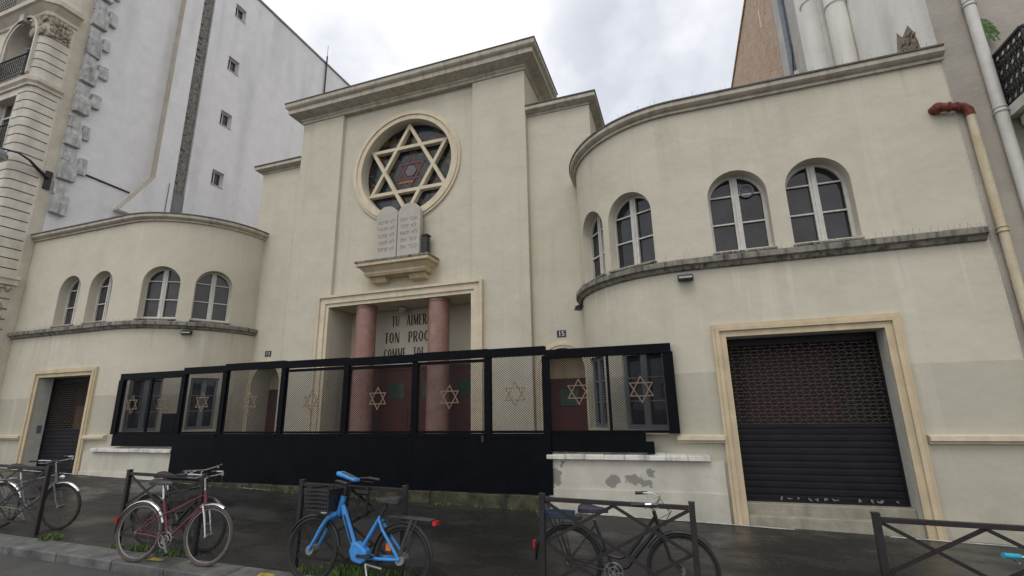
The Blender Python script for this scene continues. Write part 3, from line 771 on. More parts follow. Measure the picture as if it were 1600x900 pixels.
GL['Ê'] = (.46, GL['E'][1] + [((.10,1.08),(.24,1.2),HL), ((.24,1.2),(.38,1.08),HL)])
ins = MB()
for line, zc, width in (('TU AIMERAS', 2.44, 1.46), ('TON PROCHAIN', 1.94, 2.14), ('COMME TOI MÊME', 1.46, 2.14)):
    H = .32; gap = .10; tot = sum(GL[ch][0] + gap for ch in line) - gap; sx = width / tot; x = XC - (.84 if line[0:2] == 'TU' else width/2)
    for ch in line:
        w, st = GL[ch]
        for (a, b, th) in st:
            A = Vector((x + a[0]*sx, zc + a[1]*H - 0)); B = Vector((x + b[0]*sx, zc + b[1]*H)); d = (B - A).normalized(); nrm = Vector((-d.y, d.x)) * th*sx*.55
            ins.prism([(A.x+nrm.x, YP-.004, A.y+nrm.y), (B.x+nrm.x, YP-.004, B.y+nrm.y), (B.x-nrm.x, YP-.004, B.y-nrm.y), (A.x-nrm.x, YP-.004, A.y-nrm.y)], (0, -.014, 0))
        x += (w + gap)*sx
ins.build('inscription', M_INK, porch)

# stone tablets with ten lines of Hebrew
tb = MB(); yt = YC - .36; cx = XC + .06
def tablet_pts(x0, x1, z0, z1):
    r = (x1-x0)/2; xm = (x0+x1)/2; return [(x0, yt, z0), (x1, yt, z0)] + [(xm + r*cos(pi*i/20), yt, z1 - r*.92 + r*.92*sin(pi*i/20)) for i in range(21)]
tb.prism(tablet_pts(cx-.71, cx-.012, 4.075, 5.74), (0, .16, 0)); tb.prism(tablet_pts(cx+.012, cx+.73, 4.075, 5.74), (0, .16, 0))
tab = tb.build('stone_tablets', M_TABLET, bevel=.012); tag(tab, 'pair of round-topped stone tablets with Hebrew lines on the bracket shelf', 'tablets')
tm = MB()
right = ['אנכי יהוה', 'לא יהיה', 'לא תשא', 'זכור את', 'כבד את']
left = ['לא תרצח', 'לא תנאף', 'לא תגנב', 'לא תענה', 'לא תחמד']
glyphs = {}
def glyph(ch):
    if ch not in glyphs:
        if ch == 'ד':                              # a bar and a stem
            d = MB(); d.prism([(0, .50, 0), (.50, .50, 0), (.50, .585, 0), (0, .585, 0)], (0, 0, .01)); d.prism([(.33, 0, 0), (.43, 0, 0), (.43, .5, 0), (.33, .5, 0)], (0, 0, .01))
            me = bpy.data.meshes.new('g'); me.from_pydata(d.v, [], d.f)
        elif ch == 'ת':
            d = MB()
            for x0, x1, y0, y1 in ((.02, .51, .50, .59), (.41, .51, 0, .499), (.09, .19, .081, .499), (0, .16, 0, .08)): d.prism([(x0, y0, 0), (x1, y0, 0), (x1, y1, 0), (x0, y1, 0)], (0, 0, .01))
            me = bpy.data.meshes.new('g'); me.from_pydata(d.v, [], d.f)
        else: me = text_mesh(ch, 1.0, 'g', M_INKSOFT, None, Matrix.Identity(4), .005, 'LEFT')
        xs_ = [v.co.x for v in me.vertices]; glyphs[ch] = (me, min(xs_), max(xs_))
    return glyphs[ch]
bm = bmesh.new()
for colx, lines in ((cx+.37, right), (cx-.36, left)):
    for i, t in enumerate(lines):
        size = .165; pen = 0; items = []
        for ch in t:                               # right to left
            if ch == ' ': pen -= .42; continue
            me, x0, x1 = glyph(ch); items.append((me, pen - x1)); pen -= (x1 - x0) + .09
        k = .56/(-pen*size) if -pen*size > .56 else 1.0
        for me, off in items:
            tmp = me.copy(); tmp.transform(Matrix.Translation((colx, yt-.002, 5.20 - i*.205)) @ Matrix.Rotation(pi/2, 4, 'X') @ Matrix.Scale(size, 4) @ Matrix.Scale(k, 4, (1, 0, 0)) @ Matrix.Translation((off - pen/2, 0, 0)))
            bm.from_mesh(tmp); bpy.data.meshes.remove(tmp)
hm = bpy.data.meshes.new('hebrew_lettering'); bm.to_mesh(hm); bm.free(); hm.materials.clear(); hm.materials.append(M_INKSOFT); hm.polygons.foreach_set('material_index', [0]*len(hm.polygons))
ho = bpy.data.objects.new('hebrew_lettering', hm); COL.objects.link(ho); put_under(ho, tab)

# house numbers
for side, num, lab in ((1, '15', 'small dark house number plate reading 15 above the arched side door'), (-1, '13', 'small dark house number plate reading 13 above the arched side door')):
    cx = XC + side*4.60; p = MB(); p.box(cx-.115, cx+.115, YF-.014, YF+.004, 1.66, 1.83)
    pl = tag(p.build('house_number_plate', M_PLATE, bevel=.004), lab, 'sign', 'house number plates')
    me = text_mesh(num, .165, 'numeral', M_PLATEW, None, Matrix.Translation((cx, YF-.0145, 1.69)) @ Matrix.Rotation(pi/2, 4, 'X'), .002)
    me.name = 'numeral'; o = bpy.data.objects.new('numeral', me); COL.objects.link(o); put_under(o, pl)

# floodlights and the dark lamp behind the tablets
def floodlight(x, y, z, ang, label):
    r = thing('floodlight', (x, y, z), label, 'floodlight', 'floodlights on the synagogue')
    h = MB(); h.hexa([(-.13,-.20,-.05),(.13,-.20,-.05),(.13,-.04,-.07),(-.13,-.04,-.07),(-.13,-.20,.0),(.13,-.20,.0),(.13,-.04,.06),(-.13,-.04,.06)])
    a = h.build('housing', M_PLASTIC, bevel=.008); local_under(a, r)
    g = MB(); g.quad((-.11,-.203,-.044),(.11,-.203,-.044),(.11,-.203,-.006),(-.11,-.203,-.006)); g2 = g.build('lens', M_LAMPGLASS); local_under(g2, a)
    b = MB(); b.bar((-.10,-.10,-.01),(-.10,0,.02),.02).bar((.10,-.10,-.01),(.10,0,.02),.02).box(-.11,.11,-.01,.0,.0,.05); c = b.build('bracket', M_PLASTIC); local_under(c, r)
    r.rotation_euler = (0, 0, ang); return r
floodlight(XC+7.52, YW, 2.20, 0, 'black floodlight below the string course, above the scuffed low wall')
p = wing_path(1, s_of_phi(80)); floodlight(p[0], p[1], 2.24, -radians(70), 'black floodlight jutting sideways where the wing curves back to the arched door numbered 15')
p = wing_path(-1, s_of_phi(50)); floodlight(p[0], p[1], 2.24, radians(35), 'small black floodlight under the string course of the wing next to the cream limestone block')
b = MB(); b.box(XC+.86, XC+.99, YC-.30, YC-.12, 4.075, 4.72); b.box(XC+.83, XC+1.02, YC-.33, YC-.09, 4.70, 4.735)
tag(b.build('uplighter', M_PLASTIC, bevel=.006), 'slim black box light standing on the shelf behind the stone tablets', 'light')

# ------------------------------------------------------------------ garden walls and gate
def low_wall(x0, x1, label, fx0, fx1, seed):
    r = thing('low_wall', ((x0+x1)/2, YW, -1.7), label, 'wall', 'low walls before the courtyard')
    w = MB(); w.box(x0, x1, YW-.055, YW+.2, -2.2, -.905); w.box(x0+.001, x1, YW-.085, YW-.055, -2.2, -1.395)
    b = w.build('masonry', M_LOWWALL, r)
    c = MB(); n = int((fx1-fx0)/.34); rnd = random.Random(seed)
    for i in range(n):
        a = fx0 + (fx1-fx0)*i/n; e = fx0 + (fx1-fx0)*(i+1)/n - .004; j = rnd.uniform(-.006, .006)
        c.hexa([(a,YW-.14+j,-.902),(e,YW-.14+j,-.902),(e,YW+.2,-.902),(a,YW+.2,-.902),(a,YW-.135+j,-.825+j),(e,YW-.135+j,-.825+j),(e,YW+.2,-.79),(a,YW+.2,-.79)])
    c.build('coping', M_COPING, r, bevel=.01)
    return r
def lowwall_mat():
    m = mat('patched_low_wall', (.52, .49, .42), .9, .10, 2.0, .3, 50, streak=.35, col2=(.30, .28, .23), streak_scale=(3, 3, .5))
    nt = m.node_tree; N = nt.nodes; L = nt.links; b = N['Principled BSDF']
    base = b.inputs['Base Color'].links[0].from_socket
    tc = [n for n in N if n.type == 'TEX_COORD'][0].outputs['Object']
    sx = N.new('ShaderNodeSeparateXYZ'); L.new(tc, sx.inputs[0])
    f = None                                        # bare cement where the paint has come off
    wob = N.new('ShaderNodeTexNoise'); wob.inputs['Scale'].default_value = 9; wob.inputs['Detail'].default_value = 8; L.new(tc, wob.inputs['Vector'])
    wv = N.new('ShaderNodeVectorMath'); wv.operation = 'MULTIPLY_ADD'; L.new(wob.outputs['Color'], wv.inputs[0]); wv.inputs[1].default_value = (.22, 0, .22); L.new(tc, wv.inputs[2])
    for (px, pz, rx, rz) in ((-2.27, -1.21, .11, .15), (-1.27, -1.25, .13, .10), (-.90, -1.22, .16, .09), (-.72, -1.28, .10, .05), (-.64, -1.09, .09, .07), (-2.16, -.98, .04, .05)):
        sb = N.new('ShaderNodeVectorMath'); sb.operation = 'SUBTRACT'; L.new(wv.outputs[0], sb.inputs[0]); sb.inputs[1].default_value = (px+.11, 0, pz+.11)
        ml = N.new('ShaderNodeVectorMath'); ml.operation = 'MULTIPLY'; L.new(sb.outputs[0], ml.inputs[0]); ml.inputs[1].default_value = (1/rx, 0, 1/rz)
        ln = N.new('ShaderNodeVectorMath'); ln.operation = 'LENGTH'; L.new(ml.outputs[0], ln.inputs[0])
        q = ramp(N, L, ln.outputs['Value'], 1.08, .90); f = q if f is None else node_math(N, L, 'MAXIMUM', f, q)
    c = mix_rgb(N, L, node_math(N, L, 'MULTIPLY', f, .9), base, (.20, .195, .175))
    lo = ramp(N, L, sx.outputs[2], -1.5, -1.95)
    c = mix_rgb(N, L, node_math(N, L, 'MULTIPLY', node_math(N, L, 'MULTIPLY', lo, ramp(N, L, noise(N, L, tc, 3), .3, .6)), .6), c, (.2, .19, .15))
    L.new(c, b.inputs['Base Color']); return m
M_LOWWALL = lowwall_mat()
low_wall(XC+4.88, XC+7.80, 'pale low wall with scuffed plaster patches and cracked white coping beside the roller shutter', XC+4.86, XC+7.60, 1)
low_wall(XC-7.76, XC-4.42, 'clean pale low wall with white coping at the bicycle with twin crimson tubes', XC-7.38, XC-4.50, 2)

YG = 8.83
gate = thing('courtyard_fence', (XC, YG, -1.6), 'long black steel fence and gate with wire mesh and ten brass stars before the porch', 'fence')
def box_part(name, x0, x1, z0, z1, y0, y1, m, parent, bevel=0): 
    b = MB(); b.box(XC+x0, XC+x1, y0, y1, z0, z1); return b.build(name, m, parent, bevel=bevel)
ZB = -.46
posts = [-6.67, -4.42, -3.06, -1.29, .43, 2.12, 3.72, 4.89, 7.09]
tops = [1.06, 1.12, 1.16, 1.15, 1.12, 1.11, 1.15, 1.10, 1.06]
for i, x in enumerate(posts):
    wd = .085 if i in (0, 8) else .065
    box_part('post', x-wd, x+wd, -1.5 if i not in (0, 8) else ZB-.01, tops[i]-.16, YG-.05, YG+.05, M_BLACK, gate)
for i in range(8):
    a, b = posts[i], posts[i+1]; t = min(tops[i], tops[i+1]) if i not in (0, 7) else 1.06
    t = [1.06, 1.12, 1.15, 1.13, 1.11, 1.13, 1.12, 1.04][i]
    box_part('top_beam', a-.03*(i == 0), b+.06*(i == 7), t-.16, t + .0006*i, YG-.062-.001*i, YG+.062+.001*i, M_BLACK, gate)
    if i in (3, 4, 5): box_part('mesh_head_rail', a+.066, b-.066, t-.245, t-.185, YG-.03, YG+.03, M_BLACK, gate)
    zt = t-.245 if i in (3, 4, 5) else t-.16
    # solid sheet below
    x0, x1 = a+.066, b-.066
    if i == 0: box_part('solid_sheet', a-.02, b-.066, -.76, ZB+.0, YG-.02, YG+.02, M_BLACK, gate)
    elif i == 7:
        box_part('solid_sheet', a+.066, a+1.72, -.78, ZB, YG-.02, YG+.02, M_BLACK, gate); box_part('solid_sheet', a+1.721, a+1.85, -.80, -.60, YG-.02, YG+.02, M_BLACK, gate)
    else:
        lf = MB(); lf.box(XC+a+.004, XC+b-.004, YG-.052, YG-.018, -1.5, ZB-.004)
        lf.box(XC+x0, XC+x1, YG-.064, YG-.052, ZB-.075, ZB-.004); lf.build('gate_leaf', M_BLACK, gate)
    box_part('mesh_bottom_rail', x0, x1, ZB, ZB+.045, YG-.03, YG+.03, M_BLACK, gate)
    if i in (0, 7):
        xm = (a+b)/2 + (.05 if i == 7 else 0); box_part('mullion', xm-.022, xm+.022, ZB+.045, zt, YG-.025, YG+.025, M_BLACK, gate)
    # diamond wire mesh, every strand a real strip
    m = MB(); za = ZB+.045; pw_, ph = .052, .042; xA, xB = XC+x0, XC+x1; ylo = YG
    k0 = int((xA - (zt-za)*pw_/ph) / pw_) - 2; k1 = int((xB + (zt-za)*pw_/ph) / pw_) + 2
    sl = pw_/ph
    for k in range(k0, k1+1):
        for sg in (1, -1):
            # x = k*pw + sg*(z-za)*sl
            z0, z1 = za, zt
            xs0, xs1 = k*pw_ + sg*(z0-za)*sl, k*pw_ + sg*(z1-za)*sl
            lo, hi = min(xs0, xs1), max(xs0, xs1)
            if hi < xA or lo > xB: continue
            ta = [0.0, 1.0]
            for xb_ in (xA, xB):
                if lo < xb_ < hi:
                    t_ = (xb_-xs0)/(xs1-xs0)
                    if (xb_ == xA) == (xs1 > xs0): ta[0] = max(ta[0], t_)
                    else: ta[1] = min(ta[1], t_)
            if ta[1] - ta[0] < 1e-3: continue
            A = (xs0 + (xs1-xs0)*ta[0], ylo + sg*.002, z0 + (z1-z0)*ta[0]); B = (xs0 + (xs1-xs0)*ta[1], ylo + sg*.002, z0 + (z1-z0)*ta[1])
            m.bar(A, B, .003, .0075, up=(0, 0, 1))
    m.build('wire_mesh', M_MESHWIRE, gate)
for x, z in ((-6.13,.26),(-5.02,.26),(-3.70,.27),(-2.20,.24),(-.45,.22),(1.25,.24),(2.91,.23),(4.28,.25),(5.50,.26),(6.60,.27)):
    s = MB(); hexagram(s, (XC+x, YG-.030, z), .24, .018, .012, off=.004); s.build('brass_star', M_BRASS, gate)
box_part('lock_box', -4.98, -4.50, ZB+.045, .02, YG-.045, YG-.031, M_BLACK, gate, .004)
box_part('gate_latch', 3.60, 3.66, -.62, -.50, YG-.085, YG-.064, M_BARRIER, gate, .004)
sill = MB()
for x0, x1 in ((-4.40, 4.88),):
    n = 12
    for i in range(n):
        a = XC + x0 + (x1-x0)*i/n; b = XC + x0 + (x1-x0)*(i+1)/n
        sill.box(a, b - .002, YG-.10 - .012*((i*7) % 3), YG+.3, -2.1, -1.515 - .004*((i*5) % 3))
tag(sill.build('gate_sill', M_MOSS, bevel=.012), 'mossy concrete sill under the black gate', 'sill')

# ------------------------------------------------------------------ ground
def sheet(name, xs, ys, fz, m):
    mb = MB()
    for i in range(len(xs)-1):
        for j in range(len(ys)-1):
            mb.quad(*[(x, y, fz(x, y)) for x, y in ((xs[i],ys[j]),(xs[i+1],ys[j]),(xs[i+1],ys[j+1]),(xs[i],ys[j+1]))])
    return structure(mb.build(name, m, smooth=True))
xs = steps(-45, 25, 1.0)
YK = 4.68
sheet('pavement', xs, [5.02, 5.6, 6.2, 7.0, 7.8, 8.4, 9.6], gz, M_PAVE)
sheet('road', xs, [-9, -4, 0, 2, 3.4, 4.2, YK+.05], lambda x, y: gz(x, YK) - .115 + .012*(y-YK if y < YK else 0)*-1*-.8, M_ROAD)
g = MB(); g.quad((-400,-400,-2.9),(400,-400,-2.9),(400,400,-2.9),(-400,400,-2.9)); structure(g.build('ground', M_EARTH))
cy = MB(); cy.quad((XC-5.4, 8.95, -1.48), (XC+5.4, 8.95, -1.48), (XC+5.4, 13, -1.48), (XC-5.4, 13, -1.48)); structure(cy.build('courtyard', M_STONE_STEP))
kb = MB(); x = -45.0; rnd = random.Random(11)
while x < 25:
    w = rnd.uniform(.85, 1.25); a, b = x + .006, x + w - .006; j = rnd.uniform(-.006, .006)
    P = []
    for z_ in (-.25, 0):
        for (xx, yy) in ((a, YK), (b, YK), (b, 5.025), (a, 5.025)):
            P.append((xx, yy + j*(yy < 5), gz(xx, yy) + z_ + (.004 + j*.5 if z_ == 0 else 0) - (.012 if (z_ == 0 and yy < 5) else 0)))
    kb.hexa(P); x += w
structure(kb.build('kerb', M_KERB, bevel=.012))
mk = MB()
for xm, ym, w, d in ((-6.5, 4.86, .30, .10), (-4.72, 4.85, .26, .11), (-5.95, 4.93, .16, .05)):
    pts = []
    for i in range(11):
        a = 2*pi*i/11; r_ = rnd.uniform(.75, 1.1); pts.append((xm + w/2*r_*max(-.85, min(.85, cos(a)*1.3)), ym + d/2*r_*max(-.9, min(.9, sin(a)*1.3))))
    mk.quad(*[(px, py, gz(px, py) + .010 - .012*(5.02-py)/.34 + .004) for px, py in pts])
structure(mk.build('kerb_paint', M_YELLOW))
# pale mortar joint at the foot of the walls
jt = MB(); x = XL + .5
while x < 4.5:
    w = rnd.uniform(.3, 1.4)
    if rnd.random() < .72:
        y1 = YW - .09 + rnd.uniform(-.01, .004); y0 = y1 - rnd.uniform(.02, .05)
        if XC-4.4 < x < XC+4.9: y0 -= .06; y1 -= .05
        jt.quad((x, y0, gz(x, y0)+.005), (x+w, y0+rnd.uniform(-.01,.01), gz(x+w, y0)+.005), (x+w, y1, gz(x+w, y1)+.012), (x, y1, gz(x, y1)+.012))
    x += w
structure(jt.build('pavement_joint', M_SEAL))

def tuft(mb, x, y, n, h, spread, rnd, z=None):
    for _ in range(n):
        a = rnd.uniform(0, 2*pi); r_ = spread*sqrt(rnd.random()); px, py = x + r_*cos(a), y + r_*.55*sin(a); zz = gz(px, py) if z is None else z
        l = rnd.uniform(.4, 1)*h; t = rnd.uniform(0, 2*pi); lean = rnd.uniform(.1, .8)*l; w = rnd.uniform(.004, .010)
        dx, dy = cos(t)*lean, sin(t)*lean; sx_, sy_ = -sin(t)*w, cos(t)*w
        mb.quad((px-sx_, py-sy_, zz), (px+sx_, py+sy_, zz), (px+dx*.5+sx_*.8, py+dy*.5+sy_*.8, zz+l*.7), (px+dx*.5-sx_*.8, py+dy*.5-sy_*.8, zz+l*.7))
        mb.quad((px+dx*.5-sx_*.8, py+dy*.5-sy_*.8, zz+l*.7), (px+dx*.5+sx_*.8, py+dy*.5+sy_*.8, zz+l*.7), (px+dx, py+dy, zz+l))
gs = MB(); rnd = random.Random(21)
for x, y, n, h, sp_ in ((-8.95, 5.06, 130, .07, .20), (-7.55, 5.06, 60, .05, .13), (-7.1, 5.08, 110, .09, .16), (-6.5, 5.10, 90, .07, .3), (-3.85, 5.08, 260, .13, .32), (-3.35, 5.10, 280, .16, .36), (-4.35, 5.08, 80, .06, .2), (-2.75, 5.1, 60, .06, .25)):
    tuft(gs, x, y, n, h, sp_, rnd)
for _ in range(26):
    x = rnd.uniform(XC-3.8, XC+4.7); tuft(gs, x, YG-.16, 14, .05, .14, rnd)
tag(gs.build('grass', M_GRASS), 'tufts of weedy grass at the barrier feet and gate sill', 'grass', kind='stuff')

# ------------------------------------------------------------------ left neighbour
hs = thing('limestone_apartment_block', (-21.5, 8.5, -1.4), 'cream limestone apartment block with banded corner, arched window and iron balconies', 'building')
YH = 7.85; RC = .24
w = MB()
def PH(s, z, d): return (XL - s, YH + d, z)
panel(w, PH, RC, 14, 11.02, 14.0, [arch_hole(1.24, .80, 11.2, 12.72, 20), arch_hole(4.6, .80, 11.2, 12.72, 20)], 20, .55)
panel(w, PH, RC, 14, 7.6, 11.02, [rect_hole(.66, 1.90, 8.35, 10.45), rect_hole(4.0, 5.2, 8.35, 10.45)], 20, .35)
panel(w, PH, RC, 14, -2.2, 7.6, [rect_hole(.66, 1.90, 4.4, 6.6), rect_hole(4.0, 5.2, 4.4, 6.6), rect_hole(1.0, 2.3, -1.2, 2.0)], 20, .35)
panel(w, PH, RC, 14, 14.0, 20, [rect_hole(1.2, 2.3, 14.4, 16.8), rect_hole(4.0, 5.2, 14.4, 16.8)], 20, .3)
w.build('street_wall', M_LIMESTONE, hs); w = MB()
n = 10                                             # rounded corner
for i in range(n):
    a, b = pi/2*i/n, pi/2*(i+1)/n; r_ = RC
    p = lambda t: (XL - r_ + r_*sin(t), YH + r_ - r_*cos(t))
    w.quad((*p(a), -2.2), (*p(b), -2.2), (*p(b), 20), (*p(a), 20))
w.quad((XL, YH+RC, -2.2), (XL, 8.66, -2.2), (XL, 8.66, 20), (XL, YH+RC, 20))
w.build('banded_corner', M_LIMESTONE, hs, smooth=True)
w = MB(); w.box(XL-.35, XL-.012, 8.66, 9.02, -2.2, 26); w.build('plain_corner_strip', M_LIMESTONE_B, hs)
gvs = [MB(), MB()]; z = -1.2                                # joints of the banded corner
def corner_pt(t, o=.004):
    r_ = RC + o; return (XL - RC + r_*sin(t), YH + RC - r_*cos(t))
while z < 12.9:
    if not (10.6 < z < 11.1):
        line = [(XL-(.30 if z > 11 else .62), YH-.004)] + [corner_pt(pi/2*i/8) for i in range(9)] + [(XL+.004, 8.60)]
        gv = gvs[z > 10.8]
        for A, B in zip(line, line[1:]): gv.quad((*A, z), (*B, z), (*B, z+.035), (*A, z+.035))
    z += .315
for gv in gvs: gv.build('banding_joints', M_GROOVE, hs)
def hline(): return [lambda o: (-34, YH-o), lambda o: (XL-.1+o*.0, YH-o), lambda o: (XL+o, YH+.1), lambda o: (XL+o, 8.68)]
for nm, prof, m in (('string_course', [(-.02,10.68),(.06,10.70),(.06,10.78),(.13,10.86),(.13,10.98),(-.02,11.02)], M_LIMESTONE_B), ('main_cornice', [(-.02,13.45),(.05,13.5),(.05,13.62),(.22,13.82),(.30,13.86),(.30,14.04),(-.02,14.08)], M_LIMESTONE_B),
                    ('low_band', [(-.02,3.95),(.10,3.98),(.10,4.12),(.16,4.16),(.16,4.26),(-.02,4.30)], M_LIMESTONE)):
    c = MB(); sweep(c, hline(), prof); c.build(nm, m, hs)
cv = MB(); rnd = random.Random(4)                  # carved swags at the corner and over the arch
for _ in range(190):
    t = rnd.random(); 
    if t < .5: px, py, nx_, ny_ = XL - rnd.uniform(.0, .75), YH-.02, 0, -1
    else: px, py, nx_, ny_ = XL + .02, rnd.uniform(YH+.1, 8.55), 1, 0
    zz = rnd.uniform(12.75, 13.42); q = rnd.uniform(.025, .07); cv.ellipsoid((px, py, zz), q*rnd.uniform(.7, 1.8), q*.8, q*rnd.uniform(.7, 1.9), 8, 6)
cv.build('carved_ornament', M_CARVED, hs, smooth=True); cv = MB()
for _ in range(40):
    px, py = (XL - rnd.uniform(.0, .7), YH-.02) if rnd.random() < .5 else (XL+.02, rnd.uniform(YH+.1, 8.5)); q = rnd.uniform(.04, .10); cv.ellipsoid((px, py, rnd.uniform(2.9, 3.9)), q, q, q*1.3, 8, 6)
cv.build('carved_ornament', M_CARVED, hs, smooth=True)
n = 24
for cxs in (1.24, 4.6):
    ar = MB()
    for r0, r1, pr in ((.80, .90, .05), (.901, .98, .09)):
        A = [(r0, -1.5)] + [(r0*cos(pi*i/n), r0*sin(pi*i/n)) for i in range(n+1)] + [(-r0, -1.5)]; B = [(r1, -1.5)] + [(r1*cos(pi*i/n), r1*sin(pi*i/n)) for i in range(n+1)] + [(-r1, -1.5)]
        for i in range(len(A)-1): ar.prism([(XL-cxs+u, YH+.01, 12.72+v) for u, v in (A[i], A[i+1], B[i+1], B[i])], (0, -pr-.01, 0))
    ar.box(XL-cxs-.12, XL-cxs+.12, YH-.16, YH, 13.45, 13.80)
    ar.build('arch_surround', M_LIMESTONE, hs, smooth=True)
hw = MB()
for nm, cxs, zb, zt, hwid, dp in (('a', 1.24, 11.2, 13.5, .80, .50), ('a', 4.6, 11.2, 13.5, .80, .50), ('b', 1.28, 8.35, 10.45, .6, .30), ('b', 4.6, 8.35, 10.45, .6, .30), ('c', 1.28, 4.4, 6.6, .6, .30), ('c', 4.6, 4.4, 6.6, .6, .30), ('d', 1.65, -1.2, 2.0, .65, .30), ('e', 1.75, 14.4, 16.8, .55, .27)):
    x0, x1 = XL-cxs-hwid, XL-cxs+hwid; g = MB(); g.quad((x0, YH+dp, zb), (x1, YH+dp, zb), (x1, YH+dp, zt), (x0, YH+dp, zt)); wn = g.build('window', M_PANE_CURT, hs)
    f = MB(); xm = (x0+x1)/2
    for u0, u1 in ((x0, x0+.10), (x1-.10, x1), (xm-.07, xm+.07)): f.box(u0, u1, YH+dp-.05, YH+dp-.004, zb, zt)
    f.box(x0+.10, x1-.10, YH+dp-.045, YH+dp-.004, zt-.55, zt-.49); f.box(x0+.10, x1-.10, YH+dp-.045, YH+dp-.004, zb, zb+.12); f.build('window_frame', M_WHITEWOOD, wn)
def iron_rail(x0, x1, z0, z1, y):
    m = MB(); m.bar((x0, y, z1), (x1, y, z1), .05, .03); m.bar((x0, y, z0+.04), (x1, y, z0+.04), .03); m.bar((x0, y, z1-.16), (x1, y, z1-.16), .02)
    x = x0
    while x <= x1:
        m.bar((x, y, z0), (x, y, z1), .018)
        if x + .12 <= x1:
            for zc_ in (z0+.22, z0+.40, z0+.58):
                m.torus((x+.06, y, zc_), .05, .009, 10, 4)
        x += .12
    return m
for x0, x1, z0, z1 in ((XL-2.02, XL-.46, 11.2, 12.0), (XL-1.95, XL-.62, 8.35, 9.3), (XL-1.95, XL-.62, 4.4, 5.3)):
    iron_rail(x0, x1, z0, z1, YH-.06).build('balcony_rail', M_IRON, hs)
iron_rail(-27, XL-1.6, 14.1, 15.0, YH-.26).build('balcony_rail', M_IRON, hs)

# party wall above the wing, in its own plane
pl = MB()
WZ = (19.75, 16.65, 13.65, 10.55)
for q0, q1, zz in [(-2, 8.9, None), (8.9, 12.0, WZ[3]), (12.0, 15.1, WZ[2]), (15.1, 18.2, WZ[1]), (18.2, 21.4, WZ[0])]:
    panel(pl, lambda s_, z_, d_: (XL - d_, s_, z_), 9.0, 40, q0, q1, [] if zz is None else [rect_hole(14.50, 15.10, zz-.36, zz+.36)], 40, .24)
pl.quad((XL, 9.0, 21.4), (XL, 40, 21.4), (-34, 40, 21.4), (-34, 9.0, 21.4)); pl.quad((-34, YH+.6, 20), (XL, YH+.6, 20), (XL, 9.0, 21.4), (-34, 9.0, 21.4))
pl.build('party_wall', M_PARTY_L, hs)
fl = MB(); fl.box(XL-.3, XL+.06, 8.9, 40, 21.38, 21.50); fl.build('wall_coping', M_FLUESTEEL, hs)
st = MB()                                           # projecting flue with kicked-out foot
st.prism([(XL+.30, 11.95, 9.2), (XL+.30, 12.72, 8.6), (XL+.30, 12.72, 22.5), (XL+.30, 11.95, 22.5)], (-.32, 0, 0))
st.prism([(XL+.301, 11.95, 9.2), (XL+.301, 12.721, 8.6), (XL+.301, 12.721, 7.4), (XL+.301, 10.9, 7.4)], (-.32, 0, 0))
st.box(XL-.02, XL+.10, 13.36, 13.77, 5, 22.5)
st.build('chimney_flue', M_PARTY_L, hs)
e = MB(); e.prism([(XL+.305, 11.942, 9.2), (XL+.305, 11.942, 22.5), (XL-.01, 11.942, 22.5), (XL-.01, 11.942, 9.2)], (0, .006, 0))
e.prism([(XL+.305, 11.93, 9.22), (XL-.01, 11.93, 9.22), (XL-.01, 10.88, 7.42), (XL+.305, 10.88, 7.42)], (0, .02, -.03))
e.build('flue_edge', M_PARTY_EDGE, hs)
rb = MB(); rnd = random.Random(8); rb.box(XL-.02, XL+.012, 12.722, 13.358, 9.0, 22.5)
z = 9.1
while z < 22:
    q = rnd.uniform(.12, .3); rb.box(XL+.012, XL+rnd.uniform(.03, .11), 12.73, 12.73+rnd.uniform(.1, .40), z, z+q*.8); z += q
rb.build('broken_flue', M_RUBBLE, hs)
zn = MB(); zn.box(XL-.02, XL+.08, 12.722, 13.358, 5.5, 9.0); zn.build('zinc_panel', M_FLUESTEEL, hs)
cb = MB(); cb.tube([(XL+.02, 9.7, 8.35), (XL+.02, 11.3, 8.30)], .035, 6); cb.tube([(XL+.32, 12.5, 5), (XL+.32, 12.52, 9.2)], .012, 5); cb.build('wall_cable', M_IRON, hs)
for zc_ in (19.75, 16.65, 13.65, 10.55):            # four little windows
    f = MB(); f.quad((XL-.21, 14.49, zc_-.37), (XL-.21, 15.11, zc_-.37), (XL-.21, 15.11, zc_+.37), (XL-.21, 14.49, zc_+.37))
    wv = f.build('small_window', M_PANE, hs)
    f = MB(); y0, y1 = 14.50, 15.10
    for a, b in ((y0-.01, y0+.07), (y1-.07, y1+.01)): f.box(XL-.208, XL-.16, a, b, zc_-.36, zc_+.36)
    f.box(XL-.208, XL-.16, y0+.07, y1-.07, zc_+.29, zc_+.36); f.box(XL-.208, XL-.16, y0+.07, y1-.07, zc_-.36, zc_-.28)
    f.box(XL-.208, XL-.17, 14.72, 14.76, zc_-.28, zc_+.29); f.build('window_frame', M_WHITEWOOD, wv)
    f = MB(); f.box(XL-.20, XL+.03, y0-.02, y1+.02, zc_-.405, zc_-.362); f.build('window_sill', M_GREYREND, wv)
tt = MB(); rnd = random.Random(12)                  # toothing stones left in the corner
